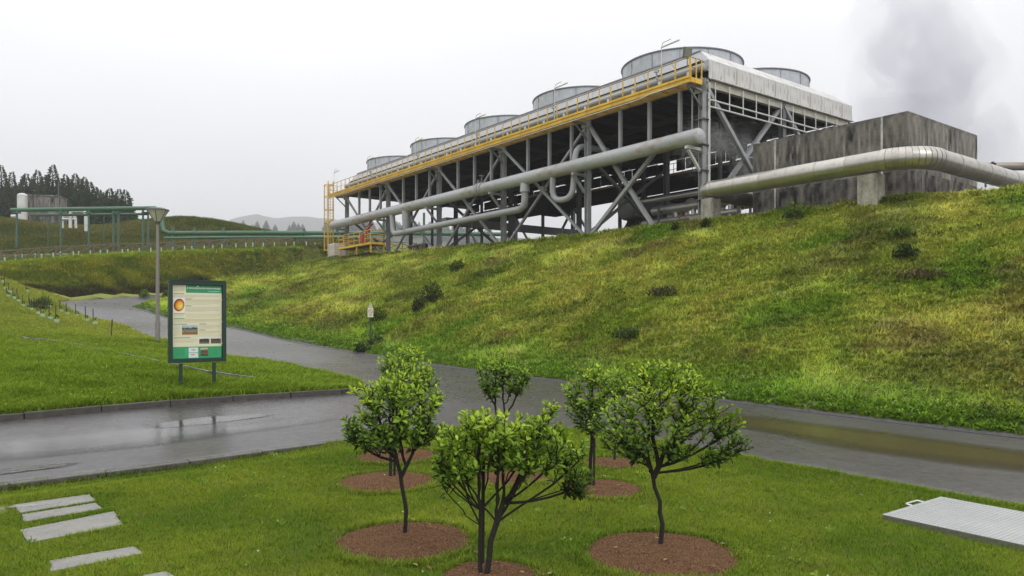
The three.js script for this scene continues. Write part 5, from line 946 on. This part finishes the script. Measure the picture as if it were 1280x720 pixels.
{
  const p = onGround(197, 430), k = -p.z / FOC, t = thing('lamp_post', 'tall grey lamp post with a funnel shaped head on the left lawn', 'lamp post', p), h = 151 * k, hr = 13.6 * k, hh = 17 * k;
  const pm = std({ color: [.25, .23, .215], map: rep(wearTex, 1.5), roughness: .55 });
  mesh('pole', [new THREE.CylinderGeometry(.055, .085, h, 14).translate(0, h / 2, 0), new THREE.CylinderGeometry(.1, .1, .9, 14).translate(0, .45, 0)], pm, t);
  mesh('neck', new THREE.CylinderGeometry(.13, .07, .14, 14).translate(0, h + .02, 0), S.steelDark, t);
  mesh('lamp_shade', new THREE.LatheGeometry([[.1, .06], [.14, .08], [hr * .62, hh * .6], [hr * .95, hh * .93]].map(([x, y]) => new THREE.Vector2(x, h + y)), 28), phys({ color: [.75, .72, .62], transmission: .45, thickness: 0, roughness: .4 }), t);
  mesh('lid', new THREE.LatheGeometry([[.0, hh + .09], [hr * .5, hh + .07], [hr, hh + .0], [hr, hh - .035], [hr * .93, hh - .035], [0, hh - .01]].map(([x, y]) => new THREE.Vector2(x, h + y)), 32), S.steelDark, t);
  for (let i = 0; i < 6; i++) { const a = i * Math.PI / 3 + .3; mesh('rib', rod(V3(.13 * Math.cos(a), h + .07, .13 * Math.sin(a)), V3(hr * .96 * Math.cos(a), h + hh * .95, hr * .96 * Math.sin(a)), .014, 6), S.steelDark, t); }
  mesh('lamp_column', new THREE.CylinderGeometry(.05, .06, hh * .7, 12).translate(0, h + hh * .4, 0), S.white, t);
}
{
  const p = onGround(463, 436), k = -p.z / FOC, t = thing('road_sign', 'small cream road sign plate on a dark green post at the bank foot', 'road sign', p, .25), cv = document.createElement('canvas'); cv.width = 128; cv.height = 320; const c = cv.getContext('2d');
  c.fillStyle = '#e4dfc0'; c.fillRect(0, 0, 128, 320); c.strokeStyle = '#8a8768'; c.lineWidth = 5; c.strokeRect(4, 4, 120, 312);
  c.beginPath(); c.moveTo(64, 14); c.lineTo(110, 104); c.lineTo(18, 104); c.closePath(); c.strokeStyle = '#6f6c58'; c.lineWidth = 7; c.stroke(); c.fillStyle = '#55534a'; c.fillRect(59, 46, 10, 30); c.fillRect(59, 84, 10, 9);
  c.beginPath(); c.arc(64, 190, 40, 0, 7); c.strokeStyle = '#7a6a66'; c.lineWidth = 10; c.stroke(); c.beginPath(); c.moveTo(38, 164); c.lineTo(90, 216); c.stroke(); c.fillStyle = '#6a6858'; c.fillRect(26, 256, 76, 8); c.fillRect(36, 276, 56, 8);
  const tx = new THREE.CanvasTexture(cv); tx.colorSpace = THREE.SRGBColorSpace; tx.magFilter = THREE.LinearFilter;
  mesh('post', rod(V3(0, -.15, 0), V3(0, 42 * k, 0), .045, 10), std({ color: [.03, .06, .035], roughness: .5 }), t);
  const w = 7.4 * k, h0 = 39 * k, h1 = 49.5 * k, h2 = 57 * k, sh = new THREE.Shape(); sh.moveTo(-w / 2, h0); sh.lineTo(w / 2, h0); sh.lineTo(w / 2, h1); sh.lineTo(w * .1, h2); sh.lineTo(-w * .1, h2); sh.lineTo(-w / 2, h1); sh.closePath();
  mesh('back_plate', new THREE.ExtrudeGeometry(sh, { depth: .03, bevelEnabled: false }).translate(0, 0, .03), S.white, t);
  const fg = new THREE.ShapeGeometry(sh).translate(0, 0, .064), pp = fg.attributes.position, uv = fg.attributes.uv; for (let i = 0; i < pp.count; i++) uv.setXY(i, pp.getX(i) / w + .5, (pp.getY(i) - h0) / (h2 - h0));
  mesh('sign_face', fg, std({ map: tx, color: [.8, .8, .8], roughness: .4 }), t);
  mesh('clamp', boxG(.14, .05, .09, 0, h0 + .1, 0), S.dark, t);
}
{ // staked saplings on the slope left of the road, then sapling guards on the cutting
  const gm = phys({ color: [.5, .66, .46], transmission: .45, thickness: 0, roughness: .5 }), sm = std({ color: [.07, .05, .035], roughness: .9 }), spots = [[467, 275], [428, 260], [378, 235], [330, 225], [300, 210], [275, 265], [243, 250], [205, 235], [185, 225], [168, 190], [147, 205], [145, 178], [110, 185], [240, 190], [213, 165], [130, 110], [85, 160], [65, 145], [45, 112], [35, 135], [20, 95], [8, 60], [555, 340]];
  const ordn = ['nearest the road edge', 'second from the road edge', 'third from the road edge', 'fourth from the road edge', 'fifth from the road edge', 'lowest of the middle row', 'second in the middle row', 'third in the middle row', 'fourth in the middle row', 'fifth in the middle row', 'sixth in the middle row', 'seventh in the middle row', 'eighth in the middle row', 'upper one nearest the bend', 'upper one second from the bend', 'high on the slope', 'by the dark bush, lower', 'by the dark bush, upper', 'near the left edge, lower', 'near the left edge, middle', 'near the left edge, upper', 'highest at the left edge', 'alone below the others, near the lamp post'];
  const R = rng(70);
  spots.forEach(([x, y], i) => {
    const p = onGround(x / 4, 340 + y / 4), t = thing('staked_sapling', 'staked sapling in a green guard, ' + ordn[i], 'sapling', p, 0, 'staked saplings on the slope'), h = (i === 22 ? .8 : .95) * (.8 + .3 * R());
    mesh('stake', rod(V3(0, -.05, 0), V3((R() - .5) * .1, h, 0), .024, 6), sm, t);
    if (i !== 22) { mesh('guard', new THREE.CylinderGeometry(.12, .13, .3, 10, 1, true).translate(.1, .14, .02), gm, t); const o = { pos: [], nor: [], col: [], idx: [] }; for (let k = 0; k < 14; k++) { const q = new THREE.Quaternion().setFromEuler(new THREE.Euler((R() - .5) * 1.8, R() * 6, (R() - .5) * 1.8)), s = .1 + .08 * R(); addLeafVC(o, new THREE.Matrix4().compose(V3(.1 + (R() - .5) * .1, .1 + R() * .35, (R() - .5) * .1), q, V3(s, s, s)), LEAF[k % 3], [.12, .2, .03]); } mesh('leaves', vcGeo(o), leafVC, t); }
  });
  const gl = phys({ color: [.5, .66, .45], transmission: .35, thickness: 0, roughness: .5 }); let n = 0; const list = [];
  for (const [a, b, cnt] of [[0, 130, 11], [130, 260, 10], [260, 400, 11]]) for (let k = 0; k < cnt; k++) list.push(lerp(a, b, (k + .3 + .5 * R()) / cnt));
  const nth = ['first', 'second', 'third', 'fourth', 'fifth', 'sixth', 'seventh', 'eighth', 'ninth', 'tenth', 'eleventh', 'twelfth'];
  list.forEach((px, i) => {
    const rows = [[0, 327], [40, 322], [100, 319], [200, 314.5], [300, 309], [400, 304]]; let y = 304; for (let k = 0; k + 1 < rows.length; k++) if (px >= rows[k][0] && px <= rows[k + 1][0]) y = lerp(rows[k][1], rows[k + 1][1], (px - rows[k][0]) / (rows[k + 1][0] - rows[k][0]));
    const tx = (px - 640) / FOC; let best = null; for (let d = 62; d < 110; d += .2) if (nearest(TOP2, tx * d, d)[0] < 1.6 && region(tx * d, d) === 'beyond') { best = d; break; }
    if (!best) return; best += .2 + R() * 2.6; const t = thing('sapling_guard', (i < 11 ? nth[i] + ' pale sapling guard from the left along the cutting top' : i < 21 ? nth[i - 11] + ' pale sapling guard right of the lamp head along the cutting top' : nth[i - 21] + ' pale sapling guard of the right third along the cutting top'), 'sapling guard', put(tx * best, best), 0, 'sapling guards on the cutting');
    mesh('tube', new THREE.CylinderGeometry(.075, .085, .55 , 8, 1, true).translate(0, .27, 0), gl, t); mesh('stake', rod(V3(.1, 0, 0), V3(.12, .95 + .2 * R(), 0), .02, 5), sm, t);
  });
}
{ // yellow railed platform, tote tank, extinguisher at the far foot of the tower
  const u = 37.5, v = -1.9, p0 = 8.25, t = frame('railed_platform', 'yellow railed platform on short legs at the far foot of the tower', 'platform', u, v, p0), L = t.L, uA = 35.2, uB = 42.2, vA = -2.6, vB = -1.1, fy = p0 + .75;
  mesh('deck', [boxG(vB - vA, .08, uB - uA).translate(...L((uA + uB) / 2, (vA + vB) / 2, fy - .1).toArray())], S.yellowOld, t);
  mesh('edge_beam', [bar(L(uA, vA - .02, fy - .06), L(uB, vA - .02, fy - .06), .2, .05), bar(L(uA - .02, vA, fy - .06), L(uA - .02, vB, fy - .06), .2, .05), bar(L(uB + .02, vA, fy - .06), L(uB + .02, vB, fy - .06), .2, .05)], S.yellow, t);
  for (let k = 0; k <= 6; k++) mesh('post', rod(L(lerp(uA, uB, k / 6), vA, fy), L(lerp(uA, uB, k / 6), vA, fy + 1.15), .035, 8), S.yellow, t);
  for (const h of [1.15, .78, .4]) { mesh('rail', rod(L(uA, vA, fy + h), L(uB, vA, fy + h), .03, 8), S.yellow, t); mesh('rail', rod(L(uA, vA, fy + h), L(uA, vB, fy + h), .03, 8), S.yellow, t); mesh('rail', rod(L(uB, vA, fy + h), L(uB, vB, fy + h), .03, 8), S.yellow, t); }
  for (const q of [uA + .2, 38.3, uB - .2]) for (const w of [vA + .1, vB - .1]) mesh('leg', boxG(.12, .8, .12).translate(...L(q, w, fy - .5).toArray()), S.yellow, t);
  for (const w of [vA, vB]) mesh('stair_rail', pipe([L(uB + 1.0, w, fy - .6), L(uB + 1.0, w, fy + .35), L(uB, w, fy + 1.15)], .03, .3, 8, 4), S.yellow, t);
  const red = std({ color: [.42, .05, .03], map: rep(wearTex, 2), roughness: .4 });
  const e = frame('fire_hose_reel', 'red swan necked fire monitor behind the yellow railing', 'fire monitor', 38.6, -1.5, fy); mesh('body', [rod(V3(0, 0, 0), V3(0, 1.3, 0), .14, 12), pipe([V3(0, 1.2, 0), V3(0, 1.55, 0), V3(.35, 1.65, 0), V3(.5, 1.35, 0)], .1, .2, 10, 10)], red, e); mesh('nozzle', rod(V3(0, 1.5, 0), V3(.75, 2.15, .1), .13, 12, .07), red, e); mesh('lever', rod(V3(-.1, 1.3, 0), V3(-.75, .7, 0), .035, 6), S.white, e);
  const x = frame('fire_extinguisher', 'red fire extinguisher hung on the right of the yellow railing', 'fire extinguisher', 36.6, vA - .2, fy + .05); mesh('cylinder', [new THREE.CylinderGeometry(.16, .16, .75, 16).translate(0, .4, 0), new THREE.SphereGeometry(.16, 16, 8).scale(1, .6, 1).translate(0, .775, 0)], red, x); mesh('valve', [rod(V3(0, .85, 0), V3(0, .98, 0), .04, 8), boxG(.16, .03, .04, .04, .98, 0)], S.dark, x); mesh('hose', pipe([V3(.05, .95, 0), V3(.22, .85, .05), V3(.2, .3, .08)], .018, .1, 6, 12), S.dark, x);
  const q = frame('tote_tank', 'pale plastic tote tank in a wire cage beside the yellow platform', 'tank', 44, -2.0, 8.1); mesh('bottle', new RoundedBoxGeometry(1.15, 1.25, 1.5, 3, .1).translate(0, .85, 0), std({ color: [.62, .56, .52], roughness: .5 }), q);
  const cg = []; for (let k = 0; k < 5; k++) { const y = .3 + k * .29; cg.push(boxG(1.26, .03, .03, 0, y, .8), boxG(1.26, .03, .03, 0, y, -.8), boxG(.03, .03, 1.6, .62, y, 0), boxG(.03, .03, 1.6, -.62, y, 0)); } for (let k = 0; k < 6; k++) for (const s of [-1, 1]) cg.push(boxG(.03, 1.3, .03, s * .62, .85, -.78 + k * .312), boxG(.03, 1.3, .03, -.6 + k * .24, .85, s * .79)); mesh('cage', cg, S.white, q); mesh('pallet', [boxG(1.2, .04, 1.6, 0, .17, 0), boxG(1.2, .12, .12, 0, .08, .6), boxG(1.2, .12, .12, 0, .08, -.6), boxG(1.2, .12, .12, 0, .08, 0)], S.steelDark, q);
}
// ---------------------------------------------------------------- the far hillside: fence, green pipes, plant, conifers, hills
{
  const greenM = std({ color: [.055, .16, .085], map: rep(wearTex, .6), roughness: .45 }), greenD = std({ color: [.045, .11, .075], roughness: .5 });
  // lattice fence behind the sapling guards
  const fence = thing('lattice_fence', 'weathered wooden fence with crossed rails along the top of the cutting', 'fence', put(-45, 79.5)), o = fence.position, wm = std({ color: [.17, .135, .095], map: rep(wearTex, 1), roughness: .9 }), pts = []; let carry = 0;
  const line = TOP2.slice(0, 8).map(([x, d], i) => [x - (i < 3 ? 1.4 : 1.9), d + (i < 3 ? 1.8 : 2.2)]); for (let i = 0; i + 1 < line.length; i++) { const a = line[i], b = line[i + 1], n = Math.round(Math.hypot(b[0] - a[0], b[1] - a[1]) / 2.1); for (let k = 0; k < n; k++) pts.push(put(lerp(a[0], b[0], k / n), lerp(a[1], b[1], k / n)).sub(o)); }
  pts.forEach((p, i) => { mesh('post', boxG(.13, 1.3, .13, p.x, p.y + .55, p.z), wm, fence); if (!i) return; const q = pts[i - 1], h = (w, y) => w.clone().add(V3(0, y, 0)); mesh('rail', bar(h(q, 1.1), h(p, 1.1), .12, .07), wm, fence); mesh('brace', bar(h(q, .1), h(p, 1.05), .1, .05), wm, fence); mesh('brace', bar(h(q, 1.0).add(V3(.0, 0, .06)), h(p, .15).add(V3(0, 0, .06)), .1, .05), wm, fence); });
  // big green pipeline on posts
  const gp = thing('green_pipeline', 'thick green pipeline on tall posts crossing the hillside and stepping down', 'pipeline', put(-60, 103)), go = gp.position, G = (x, y, d) => at(x, y, d).sub(go);
  mesh('pipe', pipe([G(14, 262.5, 104), G(80, 261.5, 103), G(201, 260, 101), G(203.5, 291.5, 100), G(300, 291, 100), G(470, 291.5, 101), G(640, 293, 104)],   .28, .9, 14, 1), greenM, gp);
  for (const x of [21, 76, 111, 145, 182]) { const top = at(x, 262, 102), gy = groundY(top.x, -top.z); for (const s of x > 140 ? [-.35, .35] : [0]) mesh('post', boxG(.2, top.y - gy + .3, .2, top.x + s - go.x, (top.y + gy) / 2 - .15 - go.y, top.z - go.z), greenD, gp); mesh('saddle', boxG(.9, .18, .5, top.x - go.x, top.y - .42 - go.y, top.z - go.z), greenD, gp); }
  for (const x of [216, 243, 279, 330, 380, 430, 480, 530]) { const top = at(x, 291, 100), gy = groundY(top.x, -top.z); mesh('post', boxG(.28, Math.max(1.2, top.y - gy + .4), .28, top.x - go.x, top.y - .6 - go.y, top.z - go.z), greenD, gp); mesh('collar', rod(V3(top.x - .15 - go.x, top.y - go.y, top.z - go.z), V3(top.x + .15 - go.x, top.y - go.y, top.z - go.z),   .35, 14), greenM, gp); }
  const g2 = thing('green_pipe', 'thin green pipe running below the thick green pipeline on the left', 'pipe', put(-61, 105)), o2 = g2.position; mesh('pipe', pipe([at(38, 269, 104).sub(o2), at(110, 268.5, 103.5).sub(o2), at(184, 267.5, 102.5).sub(o2)], .18, .4, 10, 1), greenM, g2); for (const x of [60, 130]) { const a = at(x, 269, 104); mesh('post', rod(a.clone().sub(o2), V3(a.x - o2.x, groundY(a.x, -a.z) - o2.y, a.z - o2.z), .07, 6), greenD, g2); }
  const g3 = thing('green_pipe', 'lower green pipe beside the pipeline step down, nearest the fence', 'pipe', put(-42, 99.5)), o3 = g3.position; mesh('pipe', pipe([at(205, 297.5, 98).sub(o3), at(236, 297.5, 98).sub(o3), at(238, 297.2, 98).sub(o3), at(330, 296.5, 98.5).sub(o3), at(470, 297, 99).sub(o3)], .17, .3, 10, 1), greenM, g3); for (const x of [212, 262, 318, 372]) { const a = at(x, 298.5, 98.2); mesh('post', boxG(.14, 1.4, .14, a.x - o3.x, a.y - .6 - o3.y, a.z - o3.z), greenD, g3); }
  // concrete block, silo, white pipes
  const hp = (x, y, d) => at(x, y, d);
  let p = hp(57, 277, 124); const cb = thing('concrete_block', 'plain grey concrete box building among the trees on the hill', 'building', p, .25), k = 124 / FOC;
  const bm = std({ color: [.3, .3, .29], map: rep(streakTex, .1, .16), roughness: .85 }); mesh('wall', boxG(39 * k, 31 * k + 2.5, 4, 0, 14.5 * k - 1.25, 0), bm, cb); mesh('parapet', boxG(40 * k, .22, 4.2, 0, 30.2 * k, 0), bm, cb); mesh('mast', rod(V3(1.9, 30 * k, 0), V3(1.9, 51 * k, 0), .06, 6), S.steelDark, cb); mesh('door', boxG(1, 2.1, .06, 1.2, -1.4, 2.02), S.steelDark, cb);
  p = hp(28, 266, 121); const st = thing('white_silo', 'white cylindrical tank with a domed top beside the concrete block', 'tank', p); mesh('shell', [new THREE.CylinderGeometry(.74, .74, 5.2, 20).translate(0, .2, 0), new THREE.SphereGeometry(.74, 20, 8, 0, 7, 0, Math.PI / 2).scale(1, .55, 1).translate(0, 2.8, 0)], S.white, st); for (const y of [-.8, 1, 2.7]) mesh('hoop', new THREE.TorusGeometry(.75, .03, 6, 24).rotateX(Math.PI / 2).translate(0, y, 0), S.white, st); mesh('inlet', rod(V3(-1.6, -.6, .2), V3(0, -.6, .2), .3, 12), S.white, st);
  p = hp(94, 277, 112); const wp = thing('white_pipework', 'white bent pipes standing right of the concrete block on the hill', 'pipework', p), kk = 112 / FOC; mesh('pipe', pipe([V3(-16 * kk, -1, 0), V3(-16 * kk, 7 * kk, 0), V3(0, 7 * kk, 0), V3(1 * kk, -1, 0)], .2, .5, 12, 4), S.white, wp); mesh('pipe', pipe([V3(-4 * kk, -1, .4), V3(-4 * kk, 13 * kk, .4), V3(15 * kk, 12.5 * kk, .4), V3(15.5 * kk, -1.5, .4)], .24, .5, 12, 4), S.white, wp); mesh('pipe', rod(V3(-16 * kk, 3 * kk, .2), V3(1 * kk, 3 * kk, .2), .16, 10), S.white, wp);
}
{ // conifers
  const needle = phys({ vertexColors: true, roughness: .8, transmission: .15, thickness: 0, specularIntensity: .2 }), R = rng(91);
  const shapes = [0, 1, 2, 3, 4].map((s) => {
    const o = { pos: [], nor: [], col: [], idx: [] }, r = rng(400 + s), q = new THREE.Quaternion(), wob = Array.from({ length: 12 }, () => .7 + .6 * r());
    for (let k = 0; k < 2300; k++) {   // layered drooping sprays round a spire
      const t = Math.pow(r(), .8), y = 1 - t * .93, rad = (.006 + .27 * Math.pow(t, 1.0)) * wob[Math.floor(t * 11.99)], a = r() * 6.283, f = Math.sqrt(.15 + .85 * r()), x = Math.cos(a) * rad * f, z = Math.sin(a) * rad * f, sc = (.05 + .05 * r()) * (.22 + .85 * t);
      q.setFromEuler(new THREE.Euler(0, -a, -1.57 - .1 - .45 * r())); const v = .55 + .9 * r() * f; addLeafVC(o, new THREE.Matrix4().compose(V3(x * .75, y + .02 * f, z * .75), q, V3(sc, sc * 1.2, sc)), LEAF[k % 3], [.038 * v, .07 * v, .024 * v]);
    }
    const cg = new THREE.ConeGeometry(.13, .86, 9, 4).translate(0, .45, 0), cm = new THREE.Matrix4(), dark = [.014, .024, .011]; addLeafVC(o, cm, cg, dark);
    return vcGeo(o);
  });
  const tops = [[-14, 214], [2, 208], [15, 216], [29, 222], [33, 218], [41, 224], [47, 214], [55, 222], [66, 207], [75, 224], [82, 219], [88, 226], [94, 218], [100, 224], [106, 222], [112, 228], [119, 234], [124, 238], [131, 241], [137, 236], [143, 240], [149, 237], [157, 238], [9, 232], [60, 232], [163, 262], [116, 250], [90, 240], [140, 252], [152, 250], [22, 238], [-30, 205], [5, 236], [36, 240], [70, 238], [80, 246], [104, 246], [128, 254], [146, 256], [158, 256]];
  const order = tops.map((t, i) => [t[0], i]).sort((a, b) => a[0] - b[0]).map((q) => q[1]), nth = ['first', 'second', 'third', 'fourth', 'fifth', 'sixth', 'seventh', 'eighth', 'ninth', 'tenth', 'eleventh', 'twelfth', 'thirteenth', 'fourteenth', 'fifteenth', 'sixteenth', 'seventeenth', 'eighteenth', 'nineteenth', 'twentieth', 'twenty-first', 'twenty-second', 'twenty-third', 'twenty-fourth', 'twenty-fifth', 'twenty-sixth', 'twenty-seventh', 'twenty-eighth', 'twenty-ninth', 'thirtieth', 'thirty-first', 'thirty-second', 'thirty-third', 'thirty-fourth', 'thirty-fifth', 'thirty-sixth', 'thirty-seventh', 'thirty-eighth', 'thirty-ninth', 'fortieth'];
  const proto = shapes.map(() => null);
  order.forEach((ti, i) => {
    const [px, py] = tops[ti], d = 142 + 26 * R(), c = at(px, py, d), gy = landY(c.x, d) - .6, h = Math.max(6, c.y - gy), label = nth[i] + ' dark conifer from the left in the hilltop stand', s = Math.floor(R() * 5), pos = V3(c.x, gy, -d);
    let t; if (proto[s]) { t = copyOf(proto[s], pos, R() * 6, label, 'dark conifers on the hilltop'); t.scale.set(1, 1, 1); } else { t = proto[s] = thing('conifer', label, 'conifer', pos, R() * 6, 'dark conifers on the hilltop'); mesh('trunk', new THREE.CylinderGeometry(.004, .02, .95, 7).translate(0, .47, 0), barkM, t); mesh('crown', shapes[s], needle, t); }
    const w = h * (1.0 + .5 * R()) * clamp(15 / h, .8, 1.4); t.scale.set(w, h, w);
  });
  // a misty far wood behind the tower's far end
  const im = new THREE.InstancedMesh(shapes[1], needle, 420), q = new THREE.Quaternion();
  for (let k = 0; k < 420; k++) { const px = R() < .12 ? 150 + 260 * R() : 405 + 210 * R(), d = 800 + 450 * R(), x = ((px - 640) / FOC) * d, hh = 10 + 9 * R(); im.setMatrixAt(k, new THREE.Matrix4().compose(V3(x, farY(x, d) - 1, -d), q.setFromAxisAngle(UPV, R() * 6), V3(hh * 1.5, hh, hh * 1.5))); }
  im.name = 'misty_wood'; im.castShadow = true; scene.add(im); tag(im, 'pale misty wood on the slope behind the far end of the tower', 'wood', null, 'stuff');
}
function farY(x, d) { const px = 640 + (x / d) * FOC, top = EYE + ((398 - lerp(289, 299, smooth(440, 640, px)) - 12 * smooth(640, 760, px)) / FOC) * 1000; return top * smooth(620, 1000, d) * (1 - .4 * smooth(1050, 1400, d)) + 5 * fbm(x * .006, d * .006, 91); }
{
  const grid = (name, label, x0, x1, nx, d0, d1, nd, yf, col) => { const pos = [], idx = [], cols = [], uv = []; for (let j = 0; j <= nd; j++) for (let i = 0; i <= nx; i++) { const x = lerp(x0, x1, i / nx), d = lerp(d0, d1, j / nd); pos.push(x, yf(x, d), -d); uv.push(x * .1, d * .1); cols.push(...col(x, d)); if (i && j) { const k = j * (nx + 1) + i, a = k - nx - 2; idx.push(a, a + 1, k - 1, a + 1, k, k - 1); } } const g = new THREE.BufferGeometry(); g.setAttribute('position', new THREE.BufferAttribute(new Float32Array(pos), 3)); g.setAttribute('uv', new THREE.BufferAttribute(new Float32Array(uv), 2)); g.setAttribute('color', new THREE.BufferAttribute(new Float32Array(cols), 3)); g.setIndex(idx); g.computeVertexNormals(); tag(mesh(name, g, std({ vertexColors: true, roughness: .95, map: rep(grainTex, 1) })), label, null, null, 'structure'); };
  grid('far_slope', 'misty green slope behind the plant', -900, 700, 110, 620, 1400, 44, farY, (x, d) => mix3([.06, .09, .025], [.1, .12, .04], clamp(.5 + fbm(x * .02, d * .02, 92))));
  const D = 2400, prof = [[-400, 300], [180, 296], [250, 288], [268, 283], [284, 278], [300, 272], [312, 269.5], [321, 267], [329, 269.5], [345, 272.5], [365, 271], [385, 270.5], [400, 273], [430, 275], [470, 279], [520, 285], [600, 296], [720, 310], [1500, 330]];
  grid('far_hills', 'pale distant hills fading into the mist', -2600, 2000, 300, 2000, 2800, 24, (x, d) => { const px = 640 + (x / D) * FOC; let y = 300; for (let k = 0; k + 1 < prof.length; k++) if (px >= prof[k][0] && px <= prof[k + 1][0]) y = lerp(prof[k][1], prof[k + 1][1], smooth(0, 1, (px - prof[k][0]) / (prof[k + 1][0] - prof[k][0])) * .5 + .5 * (px - prof[k][0]) / (prof[k + 1][0] - prof[k][0])); const top = EYE + ((398 - y) / FOC) * D; return top * Math.exp(-(((d - D) / 260) ** 2)) + 6 * fbm(x * .008, d * .008, 93); }, () => [.09, .1, .08]);
}
scene.traverse((o) => { if (o.isMesh) o.castShadow = o.receiveShadow = true; });
renderer.render(scene, camera);
